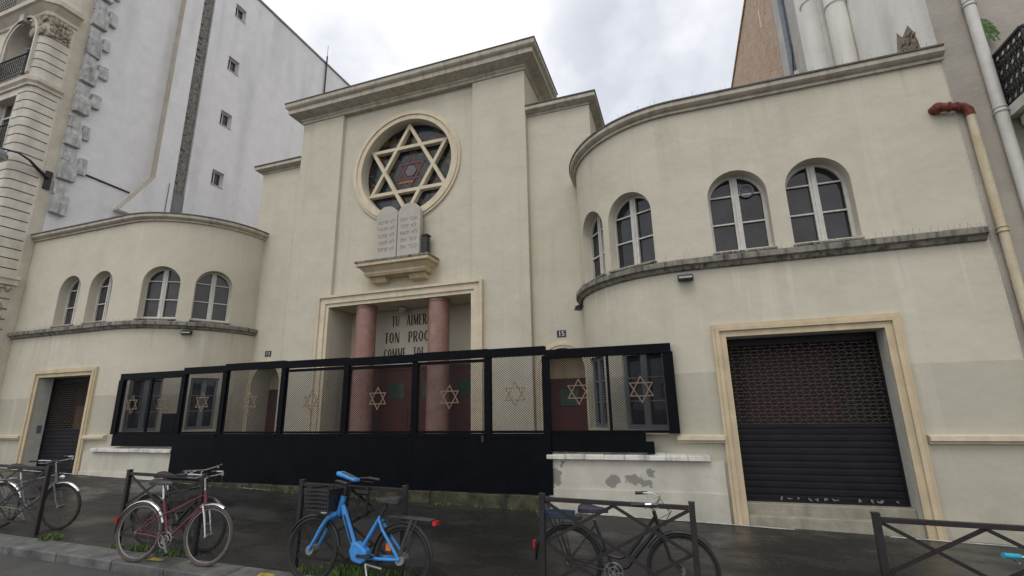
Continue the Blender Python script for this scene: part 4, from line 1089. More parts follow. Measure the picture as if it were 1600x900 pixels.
for i, zb in enumerate((14.05, 12.8, 11.68, 10.43, 9.12, 7.87, 6.6, 15.3, 16.5, 17.7)):
    y1 = 9.47 + rnd.uniform(-.03, .05); pr = rnd.uniform(.14, .20)
    def rough(x0, x1, y0, y1, z0, z1):
        P = [(x0,y0,z0),(x1,y0,z0),(x1,y1,z0),(x0,y1,z0),(x0,y0,z1),(x1,y0,z1),(x1,y1,z1),(x0,y1,z1)]
        tt.hexa([tuple(c + rnd.uniform(-.025, .025) for c in p) for p in P])
    rough(XL-.2, XL+pr, 9.01, y1, zb, zb+.66); rough(XL-.2, XL+pr*.6, 9.01, y1-.1, zb+.68, zb+1.16)
    if i not in (6,): rough(XL-.2, XL+pr*.75, y1+.01, y1+rnd.uniform(.22, .36), zb+rnd.uniform(.35, .5), zb+.98)
tt.build('toothing_stones', M_TOOTH, hs, bevel=.02)

an = MB(); an.tube([(-16.2, 18.5, 14), (-16.2, 18.5, 18.3)], .04, 6); an.tube([(-16.2, 18.5, 18.3), (-16.2, 18.5, 18.9)], .015, 5)
an.v = []; an.f = []; an.mi = []
an.tube([(XL+.1, 20.9, 17.0), (XL+.1, 20.9, 21.9)], .05, 6); an.tube([(XL+.1, 20.9, 21.9), (XL+.1, 20.9, 22.7)], .015, 5)
tag(an.build('vent_pipe', M_IRON), 'thin dark vent pipe standing up against the pale party wall beside the tower', 'pipe')

# ------------------------------------------------------------------ right neighbour
hr = thing('rendered_apartment_block', (6.5, 10, -1.9), 'grey-brown rendered apartment block with white flues, brick gable and ornate iron balcony', 'building')
w = MB(); w.quad((XR, YW-.03, -2.2), (XR+.58, YW-.03, -2.2), (XR+.58, YW-.03, 22), (XR, YW-.03, 22)); w.build('front_strip', M_FRONT_R, hr)
w = MB(); w.quad((XR, YW-.028, -2.2), (XR, 15.2, -2.2), (XR, 15.2, 22), (XR, YW-.028, 22)); w.quad((XR, YW-.03, 22), (XR, 15.2, 22), (XR+9, 15.2, 22), (XR+9, YW-.03, 22)); w.build('party_wall', M_PARTY_R, hr)
w = MB(); w.quad((XR+.02, 15.2, -2), (XR+.02, 17.7, -2), (XR+.02, 17.7, 22), (XR+.02, 15.2, 22)); w.build('grey_party_strip', M_GREYREND, hr)
w = MB(); w.box(XR+.01, XR+9, 17.7, 30, -2, 18.5); w.box(XR-.06, XR+9, 17.72, 30.1, 18.5, 18.62); w.build('brick_gable', M_BRICK, hr)
ch = MB(); ch.prism([(XR-.01, 16.9+1.35, 11.15), (XR-.01, 16.9+1.5, 11.15), (XR-.01, 16.9+1.42, 11.75)], (.03, 0, 0)); ch.build('plaster_scar', M_PARTY_R, hr); ch = MB(); ch.box(XR-.02, XR+.02, 19.5, 19.58, 15.3, 16.2)
ch.build('plaster_scar', M_PARTY_R, hr)
for yc, r_, xo in ((11.80, .215, .20), (13.45, .27, .12)):
    f = MB(); f.tube([(XR-xo, yc, 3), (XR-xo, yc, 22)], r_, 20); 
    f.torus((XR-xo, yc, 9.35 if r_ < .25 else 10.9), r_+.005, .03, 24, 6, axis='z')
    f.build('round_flue', M_PARTY_R, hr, smooth=True)
f = MB(); f.tube([(XR-.10, 12.95, 3), (XR-.10, 12.95, 22)], .06, 8); f.build('thin_pipe', M_PIPE_W, hr, smooth=True)
f = MB(); f.tube([(XR-.06, 16.3, 3), (XR-.06, 16.3, 22)], .10, 8); f.build('zinc_pipe', M_ZINC, hr, smooth=True)
f = MB(); f.tube([(XR-.12, 15.75, 3), (XR-.12, 15.75, 9.9)], .12, 10); f.tube([(XR-.12, 15.75, 9.9), (XR-.12, 15.75, 10.4)], .085, 10); f.build('short_vent', M_PARTY_R, hr, smooth=True)
f = MB(); f.tube([(XR-.25, 16.25, 9.0), (XR-.25, 15.3, 11.1)], .02, 5); f.build('stay_rod', M_IRON, hr)
f = MB(); rnd = random.Random(9)                    # fallen plaster baring the masonry
f.prism([(XR-.006, 9.32, 6.0), (XR-.006, 10.35, 6.0), (XR-.006, 10.15, 6.45), (XR-.006, 9.95, 6.95), (XR-.006, 9.80, 6.72), (XR-.006, 9.55, 6.78), (XR-.006, 9.40, 6.5)], (.01, 0, 0))
for _ in range(46):
    y, z = rnd.uniform(9.42, 10.05), rnd.uniform(6.0, 6.62); f.ellipsoid((XR-.01, y, z), .03, rnd.uniform(.03, .08), rnd.uniform(.03, .06), 7, 5)
f.build('bared_masonry', brick_mat('bared_rubble', (.24, .155, .10), (.15, .105, .075), (.30, .26, .21), 3.0), hr)
w = MB()                                            # stone front with courses right of the white pipe
w.quad((XR+.58, YW, -2.2), (XR+9, YW, -2.2), (XR+9, YW, 22), (XR+.58, YW, 22)); w.quad((XR+.58, YW-.03, -2.2), (XR+.58, YW, -2.2), (XR+.58, YW, 22), (XR+.58, YW-.03, 22))
w.build('stone_front', M_FRONT_R, hr)
w = MB(); z = -1.0
while z < 4.05: w.box(XR+.80, XR+9, YW-.075, YW-.0, z, z+.40); z += .44
w.build('stone_courses', M_LIMESTONE_B, hr, bevel=.02)
xb0 = 5.28
w = MB(); w.box(xb0-.06, XR+9, 8.12, YW, 4.24, 4.40); w.build('balcony_slab', M_PIPE_W, hr)
w = MB(); w.box(xb0+.06, XR+9, 8.3, YW-.076, 4.06, 4.238); w.box(xb0+.25, xb0+.55, 8.45, YW-.077, 3.6, 4.06); w.build('balcony_moulding', M_LIMESTONE_B, hr, bevel=.03)
def rail_run(m, a, b, z0, z1, seed):
    a = Vector(a); b = Vector(b); d = b - a; n = max(2, int(d.length/.13)); rnd = random.Random(seed)
    m.bar((*a, z1), (*b, z1), .055, .04); m.bar((*a, z0+.05), (*b, z0+.05), .03); m.bar((*a, z1-.13), (*b, z1-.13), .02)
    for i in range(n+1):
        p = a + d*i/n; m.bar((*p, z0), (*p, z1), .02)
        if i == n: break
        q = a + d*(i+.5)/n
        ax = 'y' if abs(d.x) > abs(d.y) else 'x'
        for k in range(7):
            zc_ = z0 + .12 + k*.125; m.torus((q.x, q.y, zc_), .052, .013, 12, 5, axis=ax)
            if k % 2: m.ellipsoid((q.x, q.y, zc_), .03, .03, .05, 6, 5)
rl = MB(); rail_run(rl, (xb0, YW-.05), (xb0, 8.17), 4.40, 5.36, 1); rail_run(rl, (xb0, 8.17), (xb0+4.5, 8.17), 4.40, 5.36, 2)
rl.build('balcony_rail', M_IRON, hr)

def pipe(name, path, r_, m, label, collars, extra=None):
    t = MB(); t.tube(path, r_, 14); o = tag(t.build(name, m, smooth=True), label, 'pipe')
    for z in collars:
        c = MB(); p = min((Vector(q) for q in path), key=lambda q: abs(q.z - z)); x, y = path[-1][0], path[-1][1]
        c.torus((x, y, z), r_+.006, .014, 16, 6, axis='z'); c.torus((x, y, z+.07), r_+.004, .010, 16, 6, axis='z'); c.bar((x, y, z+.03), (x, YW, z+.03), .02); c.build('collar', m, o, smooth=True)
    return o
pipe('drainpipe', [(5.14, 8.80, 12), (5.14, 8.80, -2.1)], .078, M_PIPE_W, 'white drainpipe running past the balcony', [6.35, 4.35, 2.2, .1])
dp = pipe('drainpipe', [(4.76, 8.80, 4.42), (4.76, 8.80, -.42)], .058, M_PIPE_B, 'rust-stained cream drainpipe fed by a red elbow', [2.42, .3])
el = MB(); el.tube([(4.36, 8.92, 4.62), (4.37, 8.82, 4.615), (4.44, 8.79, 4.60), (4.56, 8.79, 4.575), (4.69, 8.79, 4.55), (4.755, 8.80, 4.48), (4.76, 8.80, 4.38)], [.078, .078, .07, .062, .066, .068, .066], 14)
el.torus((4.52, 8.79, 4.585), .065, .02, 14, 6, axis='x'); el.torus((4.62, 8.79, 4.565), .065, .016, 14, 6, axis='x'); el.ellipsoid((4.38, 8.80, 4.61), .088, .088, .088, 12, 8); el.build('red_elbow', M_PIPE_RUST, dp, smooth=True, label='rust-red iron elbow out of the wall')
fn = MB(); rnd = random.Random(14)
for k in range(34):
    a = rnd.uniform(-.9, .9); L_ = rnd.uniform(.22, .42); b0 = Vector((5.20, YW-.05, 6.02)); prev = b0
    for j in range(1, 8):
        t = j/7; q = b0 + Vector((sin(a)*.16*t + .05*t, -.10*sin(t*1.6), .06*sin(t*3) - L_*t*t*1.1)); d = (q-prev)
        sd = Vector((d.z, 0, -d.x)).normalized() if d.length > 1e-6 else Vector((1,0,0))
        for s_ in (-1, 1): fn.quad(prev, q, q + sd*s_*.055*(1-t*.7) + Vector((0, -.01, -.012)))
        prev = q
tag(fn.build('fern', M_LEAF), 'green fern sprouting from the wall beside the white drainpipe', 'plant')

# ------------------------------------------------------------------ street lamp on the left
lmp = thing('street_lamp', (XL+.02, 8.83, 7.66), 'grey wall-mounted street lamp on a black arm by the limestone corner', 'street lamp')
b = MB(); b.box(XL-.01, XL+.05, 8.74, 8.92, 7.35, 7.98); b.build('wall_bracket', M_IRON, lmp)
b = MB(); b.tube([(XL+.05, 8.83, 7.72), (XL+.12, 8.5, 7.86), (XL+.30, 8.15, 8.0), (XL+.30, 7.85, 8.10), (XL+.14, 7.62, 8.13), (XL+.14, 7.45, 8.08)], [.06, .055, .035, .03, .03, .03], 8); b.build('arm', M_IRON, lmp)
b = MB(); c = (XL+.14, 7.42, 7.92); b.lathe(c, [(0, .16), (.08, .15), (.20, .08), (.27, -.02), (.28, -.10)], 24); b.build('lamp_hood', M_LAMPHOOD, lmp, smooth=True)
b = MB(); b.lathe(c, [(.265, -.10), (.24, -.18), (.13, -.24), (0, -.25)], 24); b.build('lamp_bowl', M_LAMPGLASS, lmp, smooth=True)

# ------------------------------------------------------------------ pavement barriers
def make_barrier():
    r = thing('pavement_barrier', (0, 0, 0), None, 'barrier', 'cross-braced barriers along the kerb')
    h = .75
    for s_ in (-1, 1):
        p = MB(); p.box(s_*(h-.025)-.027, s_*(h-.025)+.027, -.027, .027, -.35, .985); p.box(s_*(h-.025)-.030, s_*(h-.025)+.030, -.030, .030, .985, 1.0); local_under(p.build('post', M_BARRIER, bevel=.004), r)
    t = MB(); t.box(-h+.053, h-.053, -.02, .02, .925, .965); local_under(t.build('top_rail', M_BARRIER, bevel=.003), r)
    t = MB(); t.box(-h+.053, h-.053, -.016, .016, .13, .16); local_under(t.build('bottom_rail', M_BARRIER), r)
    c = MB(); L_, R_, T, B = -h+.055, h-.055, .922, .163; m_ = (T+B)/2
    for a, b, y in (((L_,T),(R_,B),.006), ((L_,B),(R_,T),-.006), ((0,T),(L_,m_),.0075), ((0,T),(R_,m_),-.0075), ((L_,m_),(0,B),-.008), ((R_,m_),(0,B),.008)):
        c.bar((a[0], y, a[1]), (b[0], y, b[1]), .010, .030)
    local_under(c.build('cross_braces', M_BARRIER), r)
    return r
b0 = make_barrier()
YB = 5.12
spots = [(-10.16, 'dark cross-braced barrier before the left garage doorway, a grey bicycle behind it'),
         (-6.90, 'dark cross-braced barrier with the crimson bicycle leaning on it'),
         (-3.82, 'dark cross-braced barrier with the bright blue bicycle before it'),
         (-.76, 'dark cross-braced barrier with a black bicycle behind its braces'),
         (2.14, 'dark cross-braced barrier nearest the stepped doorway, cut by the picture edge')]
for i, (x, lab) in enumerate(spots):
    o = b0 if i == 0 else copy_tree(b0)
    o.location = (x, YB, gz(x, YB)); o.rotation_euler = (0, radians(.95), 0); o['label'] = lab

# ------------------------------------------------------------------ bicycles
def wheel(root, x, r, tyre, rim, th=.019, hub=.02, spokes=28, mudguard=None):
    w = MB(); w.torus((x, 0, r), r - th, th, 48, 8); o = w.build('wheel', tyre, smooth=True); local_under(o, root)
    q = MB(); q.torus((x, 0, r), r - 2*th - .006, .009, 48, 6); a = q.build('rim', rim, smooth=True); local_under(a, o)
    s = MB()
    for i in range(spokes):
        t = 2*pi*i/spokes; sd = .025 if i % 2 else -.025; t2 = t + (.5 if (i//2) % 2 else -.5)
        s.bar((x + hub*cos(t2), sd, r + hub*sin(t2)), (x + (r-2*th-.01)*cos(t), 0, r + (r-2*th-.01)*sin(t)), .0018)
    local_under(s.build('spokes', M_DARKALU), o)
    h = MB(); h.tube([(x, -.055, r), (x, .055, r)], hub, 12); local_under(h.build('hub', M_ALU, smooth=True), o)
    return o
def part(root, name, mb, m, smooth=True):
    o = mb.build(name, m, smooth=smooth); local_under(o, root); return o
def mudguard(root, x, r, a0, a1, m, name='mudguard'):
    g = MB(); n = 26; R = r + .022; w = .026
    rows = []
    for i in range(n+1):
        a = a0 + (a1-a0)*i/n
        rows.append([(x + (R + dz)*cos(a), y, r + (R + dz)*sin(a)) for y, dz in ((-w, -.014), (-w*.6, 0), (0, .005), (w*.6, 0), (w, -.014))])
    for A, B in zip(rows, rows[1:]):
        for j in range(4): g.quad(A[j], B[j], B[j+1], A[j+1])
    o = g.build(name, m, smooth=True); local_under(o, root)
    return o
def saddle(root, c, m, tilt=0):
    s = MB(); x, y, z = c
    prof = [(-.15, .075, .055), (-.12, .095, .075), (-.05, .085, .07), (.04, .045, .055), (.12, .026, .045), (.15, .014, .028)]
    rows = [[(x+u, y + w*k1, z + h*k2) for k1, k2 in ((-1, 0), (-.95, .55), (-.5, .95), (0, 1), (.5, .95), (.95, .55), (1, 0))] for u, w, h in prof]
    for A, B in zip(rows, rows[1:]):
        for j in range(6): s.quad(A[j], B[j], B[j+1], A[j+1])
        s.quad(A[0], B[0], B[6], A[6])
    s.quad(*rows[0]); s.quad(*rows[-1])
    return part(root, 'saddle', s, m)
def crank(root, c, m=M_ALU, a=.6, ring=.09):
    k = MB(); x, z = c; k.torus((x, -.045, z), ring, .006, 28, 5); k.torus((x, -.045, z), ring*.55, .006, 20, 5)
    for i in range(5): t = 2*pi*i/5; k.bar((x, -.045, z), (x + ring*cos(t), -.045, z + ring*sin(t)), .012, .008)
    k.tube([(x, -.07, z), (x, .07, z)], .018, 10)
    for s_, aa in ((-1, a), (1, a + pi)):
        e = (x + .17*cos(aa), s_*.075, z + .17*sin(aa)); k.bar((x, s_*.065, z), e, .016, .024)
    o = part(root, 'crankset', k, m)
    for s_, aa in ((-1, a), (1, a + pi)):
        e = Vector((x + .17*cos(aa), s_*.125, z + .17*sin(aa))); p = MB(); p.box(e.x-.045, e.x+.045, e.y-.04, e.y+.04, e.z-.012, e.z+.012); local_under(p.build('pedal', M_PLASTIC, bevel=.004), o)
    return o
def rack(root, x0, x1, z, m, axle, lamp=None):
    k = MB()
    for y in (-.055, 0, .055): k.tube([(x1, y, z), (x0, y, z)], .006, 6)
    for x in (x0, (x0+x1)/2, x1): k.tube([(x, -.055, z), (x, .055, z)], .006, 6)
    for y in (-.06, .06): k.tube([(x0+.10, y, z), (axle[0], y*1.1, axle[1])], .006, 6); k.tube([(x0+.2, y, z), (axle[0]+.01, y*1.1, axle[1])], .005, 6)
    o = part(root, 'luggage_rack', k, m); return o
def chain(root, rear, bb, rr=.04, rf=.09):
    k = MB(); k.tube([(rear[0], -.045, rear[1]+rr), (bb[0], -.045, bb[1]+rf)], .005, 5); k.tube([(rear[0], -.045, rear[1]-rr), (bb[0], -.045, bb[1]-rf)], .005, 5)
    k.torus((rear[0], -.045, rear[1]), rr, .006, 18, 5); return part(root, 'chain', k, M_PLASTIC)
def place(root, x, y, ang, lean, drop=0):
    root.rotation_mode = 'XYZ'; root.location = (x, y, gz(x, y) - drop); 
    sl = radians(.95) * cos(ang)                   # follow the fall of the street
    root.rotation_euler = (lean, sl, ang)

def city_bike(label, frame_m, kind='diamond', tyre=M_TYRE, guard=M_CHROME, r=.34, wb=1.05, sad=M_SADDLE, grip=M_PLASTIC, rack_m=None, bars='swept', rack_box=None, fork_m=None, lamp=False, bright_rim=False, reflect=False, low=0.0):
    R = thing('bicycle', (0, 0, 0), label, 'bicycle', 'bicycles parked at the barriers')
    rear, front = (0, r), (wb, r); bb = (.45, .28); hd_t = (.865, .86); hd_b = (.905, .70); st = (.27, .74)
    wheel(R, 0, r, tyre, M_ALU if bright_rim else M_DARKALU); wheel(R, wb, r, tyre, M_ALU if bright_rim else M_DARKALU)
    f = MB(); t = .0145
    f.tube([(bb[0], 0, bb[1]), (st[0], 0, st[1])], .0155, 10)
    f.tube([(hd_t[0], 0, hd_t[1]), (hd_b[0], 0, hd_b[1])], .019, 10)
    for y in (-.05, .05):
        f.tube([(bb[0], y*.6, bb[1]), (.2, y, r-.02), (0, y*1.15, r)], .009, 8)
        if kind != 'mixte': f.tube([(st[0], y*.3, st[1]-.06), (0, y*1.15, r)], .0075, 8)
        else:
            f.tube([(hd_t[0]-.01, y*.28, hd_t[1]-.06), (.33, y*.75, .555), (0, y*1.15, r)], .008, 8)
            f.tube([(st[0]+.03, y*.3, st[1]-.10), (0, y*1.15, r)], .007, 8)
    if kind == 'mixte': f.tube([(hd_b[0], 0, hd_b[1]+.03), (bb[0], 0, bb[1])], t, 10)
    elif kind == 'loop':
        f.tube([(hd_t[0], 0, hd_t[1]-.06), (.74, 0, .62), (.60, 0, .44), (.50, 0, .40), (.40, 0, .42)], t, 10); f.tube([(hd_b[0], 0, hd_b[1]+.02), (.72, 0, .50), (.58, 0, .33), (bb[0], 0, bb[1])], t*1.25, 10)
    else:
        f.tube([(hd_t[0], 0, hd_t[1]-.05), (st[0]+.02, 0, st[1]-.05)], t, 10); f.tube([(hd_b[0], 0, hd_b[1]+.03), (bb[0], 0, bb[1])], t*1.1, 10)
    part(R, 'frame', f, frame_m)
    k = MB(); 
    for y in (-.045, .045): k.tube([(hd_b[0]+.005, y, hd_b[1]-.02), (.955, y, .56), (.995, y, .42), (wb, y*1.1, r)], [.012, .012, .010, .008], 8)
    k.tube([(hd_b[0], -.05, hd_b[1]-.01), (hd_b[0], .05, hd_b[1]-.01)], .014, 8); part(R, 'fork', k, fork_m or frame_m)
    k = MB(); k.tube([(st[0], 0, st[1]-.02), (st[0]-.045+low*.4, 0, .90-low)], .0125, 8); part(R, 'seat_post', k, M_CHROME)
    saddle(R, (st[0]-.055+low*.6, 0, .905-low), sad)
    k = MB(); k.tube([(hd_t[0], 0, hd_t[1]-.02), (hd_t[0]-.03+low*.3, 0, .99-low), (hd_t[0]+.03, 0, 1.02-low)], .0115, 8)
    bx, bz = hd_t[0]+.03, 1.02-low
    if bars == 'swept':
        for s_ in (-1, 1): k.tube([(bx, 0, bz), (bx+.02, s_*.10, bz+.01), (bx+.03, s_*.18, bz+.03), (bx-.04, s_*.255, bz+.045), (bx-.20, s_*.275, bz+.035)], .011, 8)
        g0, g1 = (bx-.09, bz+.042), (bx-.22, bz+.034); gy = .272
    else:
        for s_ in (-1, 1): k.tube([(bx, 0, bz), (bx+.01, s_*.16, bz+.02), (bx-.03, s_*.29, bz+.03)], .011, 8)
        g0, g1 = (bx-.01, bz+.025), (bx-.04, bz+.03); gy = .25
    hb = part(R, 'handlebar', k, M_CHROME)
    for s_ in (-1, 1):
        g = MB()
        if bars == 'swept': g.tube([(g0[0], s_*gy, g0[1]), (g1[0], s_*(gy+.003), g1[1])], .0165, 10)
        else: g.tube([(g0[0], s_*.20, g0[1]), (g1[0], s_*.30, g1[1])], .0165, 10)
        o = g.build('grip', grip, smooth=True); local_under(o, hb)
        l = MB(); l.tube([(bx+.04, s_*.17, bz+.02), (bx+.01, s_*.23, bz+.0), (bx-.10, s_*.25, bz+.005)], .005, 6); o = l.build('brake_lever', M_CHROME, smooth=True); local_under(o, hb)
    cb = MB(); cb.tube([(bx+.03, -.17, bz+.02), (bx+.14, -.06, bz-.05), (bx+.09, -.02, .80), (hd_b[0]+.05, 0, hd_b[1]+.02)], .0035, 5); cb.tube([(bx+.03, .17, bz+.02), (bx+.12, .08, bz-.10), (.80, .02, .72), (bb[0]+.1, .02, bb[1]+.12)], .0035, 5); part(R, 'brake_cable', cb, M_PLASTIC)
    mudguard(R, 0, r, radians(20), radians(185), guard); mudguard(R, wb, r, radians(40 if kind != 'mixte' else 62), radians(150 if kind != 'mixte' else 118), guard)
    crank(R, bb, a=-1.0); chain(R, rear, bb)
    if rack_m:
        rack(R, -.28, .14, .745, rack_m, rear)
        if rack_box:
            k = MB()
            for y in (-.075, .075): k.box(-.28, .06, y-.012, y+.012, .752, .80)
            k.box(-.30, -.27, -.087, .087, .752, .80); part(R, 'rack_tray', k, rack_box, False)
    k = MB(); k.box(-.375, -.355, -.03, .03, r+.10, r+.16); part(R, 'rear_reflector', k, M_REDLENS, False)
    if reflect:
        k = MB(); k.box(.13, .22, -.012, .012, r-.20, r-.15); part(R, 'spoke_reflector', k, M_ORANGE, False)
    if lamp:
        k = MB(); k.ellipsoid((wb-.06, 0, .78), .05, .035, .035, 10, 8); part(R, 'headlight', k, M_CHROME)
    k = MB(); k.tube([(.10, .05, r-.02), (.06, .12, .03)], .008, 6); part(R, 'kickstand', k, M_ALU)
    return R

# the crimson mixte and the dark one behind it
b = city_bike('old bicycle with twin crimson frame tubes, chromed mudguards and tan tyres', M_RED, 'mixte', M_TYRETAN, M_CHROME, .345, 1.02, fork_m=M_CHROME, bright_rim=True)
a = radians(8); place(b, -6.70, 4.72, a, radians(-3))
b = city_bike('black bicycle half hidden behind the one with crimson tubes', M_BIKEBLACK, 'diamond', M_TYRE, M_BIKEBLACK, .335, 1.02, bars='flat')
place(b, -7.22, 5.24, radians(2), radians(2))
# dark step-through city bike behind the fourth barrier
b = city_bike('black step-through bicycle with blue-grey rack behind a barrier', M_BIKEBLACK, 'loop', M_TYRE, M_BIKEBLACK, .338, 1.10, low=.09, sad=M_SADDLEP, rack_m=M_BIKEBLACK, rack_box=M_NAVY, reflect=True)
place(b, -1.26, 5.32, radians(1), radians(2))
# grey city bike behind the first barrier
b = city_bike('grey bicycle with chromed mudguards and handlebar, behind the barrier by the left garage doorway', M_FLUESTEEL, 'diamond', M_TYRE, M_CHROME, .345, 1.05, rack_m=M_CHROME, lamp=True)
place(b, -10.52, 5.17, radians(14), radians(2))
# one at the very edge of the picture
b = city_bike('bicycle at the picture edge showing only a turquoise grip', M_BIKEBLACK, 'diamond', M_TYRE, M_BIKEBLACK, .34, 1.05, grip=M_TEAL, bars='flat')
place(b, 2.12, 3.42, radians(90), radians(2), .12)

# the blue hire bicycle
def blue_bike():
    R = thing('electric_bicycle', (0, 0, 0), 'bright blue step-through electric bicycle with black basket and rear rack', 'bicycle', 'bicycles parked at the barriers')
    r, wb = .335, 1.13
    wheel(R, 0, r, M_TYRE, M_PLASTIC, .024, .055, 36); wheel(R, wb, r, M_TYRE, M_PLASTIC, .024, .05, 36)
    f = MB()
    f.tube([(.80, 0, .90), (.845, 0, .70)], .032, 14)                                  # head tube
    f.tube([(.80, 0, .80), (.74, 0, .68), (.62, 0, .46), (.575, 0, .39)], [.030, .036, .035, .033], 14)   # low beam
    f.tube([(.50, 0, .38), (.30, 0, .72)], [.023, .021], 12)                              # seat tube
    for y in (-.06, .06):
        f.tube([(.31, y*.4, .70), (.24, y*.7, .60), (0, y, r)], .0155, 10); f.tube([(.47, y*.6, .315), (.2, y, .325), (0, y, r)], .017, 10)
    part(R, 'frame', f, M_BLUE)
    k = MB(); k.prism([(.40, -.055, .29), (.47, -.055, .25), (.58, -.055, .27), (.625, -.055, .36), (.60, -.055, .44), (.55, -.055, .46), (.47, -.055, .42), (.41, -.055, .38)], (0, .11, 0)); o = k.build('motor_housing', M_BLUE, bevel=.018); local_under(o, R)
    k = MB(); k.box(.66, .73, -.043, .043, .55, .70); 
    k.v = []; k.f = []; k.mi = []
    k.bar((.735, -.046, .715), (.605, -.046, .455), .004, .018, up=(0, 0, 1)); k.bar((.735, .046, .715), (.605, .046, .455), .004, .018, up=(0, 0, 1)); part(R, 'battery_cover', k, M_PLASTIC, False)
    k = MB(); k.tube([(.85, -.07, .715), (.85, .07, .715)], .026, 10)
    for y in (-.07, .07): k.tube([(.85, y, .715), (.93, y, .67), (1.0, y, .57), (1.07, y, .44), (wb, y, r)], [.025, .024, .021, .018, .015], 10)
    part(R, 'fork', k, M_BLUE)
    k = MB(); k.tube([(.30, 0, .70), (.235, 0, .86)], .015, 10); k.tube([(.245, 0, .80), (.24, 0, .83)], .022, 10); part(R, 'seat_post', k, M_PLASTIC)
    saddle(R, (.21, 0, .865), M_SADDLE)
    k = MB(); k.tube([(.80, 0, .88), (.775, 0, 1.02)], .02, 10)
    for s_ in (-1, 1): k.tube([(.775, 0, 1.02), (.79, s_*.10, 1.04), (.76, s_*.22, 1.075), (.64, s_*.29, 1.075), (.56, s_*.30, 1.06)], .0125, 10)
    hb = part(R, 'handlebar', k, M_PLASTIC)
    for s_ in (-1, 1):
        g = MB(); g.tube([(.68, s_*.275, 1.076), (.55, s_*.302, 1.058)], .018, 10); local_under(g.build('grip', M_PLASTIC, smooth=True), hb)
        g = MB(); g.tube([(.77, s_*.19, 1.06), (.74, s_*.25, 1.04), (.62, s_*.29, 1.03)], .006, 6); local_under(g.build('brake_lever', M_PLASTIC, smooth=True), hb)
    k = MB(); k.hexa([(.64,-.055,1.05),(.90,-.065,1.115),(.90,.065,1.115),(.64,.055,1.05),(.64,-.055,1.085),(.89,-.065,1.165),(.89,.065,1.165),(.64,.055,1.085)]); o = k.build('control_console', M_BLUE, bevel=.018); local_under(o, R)
    k = MB(); k.quad((.69,-.04,1.104),(.84,-.045,1.152),(.84,.045,1.152),(.69,.04,1.104)); o2 = k.build('display', M_SCREEN); local_under(o2, o)
    k = MB()                                                                             # basket of black strips
    x0, x1, z0, z1, hw_ = .86, 1.16, .76, .97, .17
    for z in [z0 + (z1-z0)*i/5 for i in range(6)]:
        t = (z-z0)/(z1-z0)*.03
        for a_, b_ in (((x0,-hw_-t),(x1+t,-hw_-t)), ((x1+t,-hw_-t),(x1+t,hw_+t)), ((x1+t,hw_+t),(x0,hw_+t)), ((x0,hw_+t),(x0,-hw_-t))): k.bar((*a_, z), (*b_, z), .008, .02)
    for i in range(9):
        u = i/8
        for (p0, p1) in (((x0+(x1-x0)*u, -hw_), (x0+(x1-x0+.03)*u, -hw_-.03)), ((x0+(x1-x0)*u, hw_), (x0+(x1-x0+.03)*u, hw_+.03)), ((x1, -hw_+2*hw_*u), (x1+.03, (-hw_+2*hw_*u)*1.17))): k.bar((*p0, z0), (*p1, z1), .016, .006)
        k.bar((x0+(x1-x0)*u, -hw_, z0), (x0+(x1-x0)*u, hw_, z0), .012, .006)
    k.box(x0, x0+.01, -hw_, hw_, z0, z1); k.tube([(.82, 0, .80), (.90, 0, .755), (1.1, 0, .755)], .014, 8); part(R, 'basket', k, M_PLASTIC, False)
    k = MB(); k.ellipsoid((1.03, 0, .715), .05, .035, .028, 12, 8); part(R, 'headlight', k, M_CHROME)
    mudguard(R, 0, r, radians(2), radians(175), M_PLASTIC); mudguard(R, wb, r, radians(25), radians(170), M_PLASTIC)
    k = MB()
    for y in (-.06, -.02, .02, .06): k.tube([(.17, y, .735), (-.34, y, .72)], .007, 6)
    for x in (-.34, -.1, .12): k.tube([(x, -.06, .727), (x, .06, .727)], .007, 6)
    k.tube([(.17, -.06, .735), (.26, -.02, .66)], .008, 6); k.tube([(.17, .06, .735), (.26, .02, .66)], .008, 6)
    for y in (-.07, .07): k.bar((-.12, y, .72), (.0, y, r+.04), .012, .03); k.bar((-.18, y, .72), (-.02, y, r+.04), .010, .012)
    part(R, 'luggage_rack', k, M_DARKALU)
    k = MB(); k.box(-.385, -.345, -.04, .04, .675, .72); part(R, 'rear_light', k, M_REDLENS, False)
    k = MB(); k.box(.13, .19, -.02, .02, .40, .47); part(R, 'spoke_reflector', k, M_ORANGE, False)
    crank(R, (.50, .33), M_PLASTIC, -.1, .075)
    k = MB(); k.bar((.50, -.07, .27), (.0, -.075, .31), .02, .05); part(R, 'chain_guard', k, M_PLASTIC, False)
    k = MB(); k.tube([(.40, .05, .26), (.25, .17, .03)], .012, 8); k.tube([(.40, .05, .26), (.18, .08, .24)], .012, 8); part(R, 'kickstand', k, M_ALU)
    k = MB(); k.tube([(.77, -.20, 1.06), (.90, -.10, 1.0), (.86, -.03, .85), (.82, -.03, .78)], .005, 6); k.tube([(.77, .20, 1.06), (.88, .12, .96), (.84, .03, .82)], .005, 6); part(R, 'brake_cable', k, M_PLASTIC)
    return R
b = blue_bike(); place(b, -2.94, 4.83, radians(181), radians(4))
lk = MB(); lk.tube([(-3.55, 5.07, gz(-3.3,5.1)+.98), (-3.55, 5.07, gz(-3.3,5.1)+.70), (-3.58, 5.06, gz(-3.3,5.1)+.66), (-3.64, 5.06, gz(-3.3,5.1)+.66), (-3.67, 5.07, gz(-3.3,5.1)+.70), (-3.67, 5.07, gz(-3.3,5.1)+.90)], .016, 8)
lk.tube([(-3.53, 5.07, gz(-3.3,5.1)+.90), (-3.69, 5.07, gz(-3.3,5.1)+.90)], .022, 8)
tag(lk.build('bicycle_lock', M_PLASTIC, smooth=True), 'black U-shaped lock hanging from the barrier behind the bright blue bicycle', 'lock')

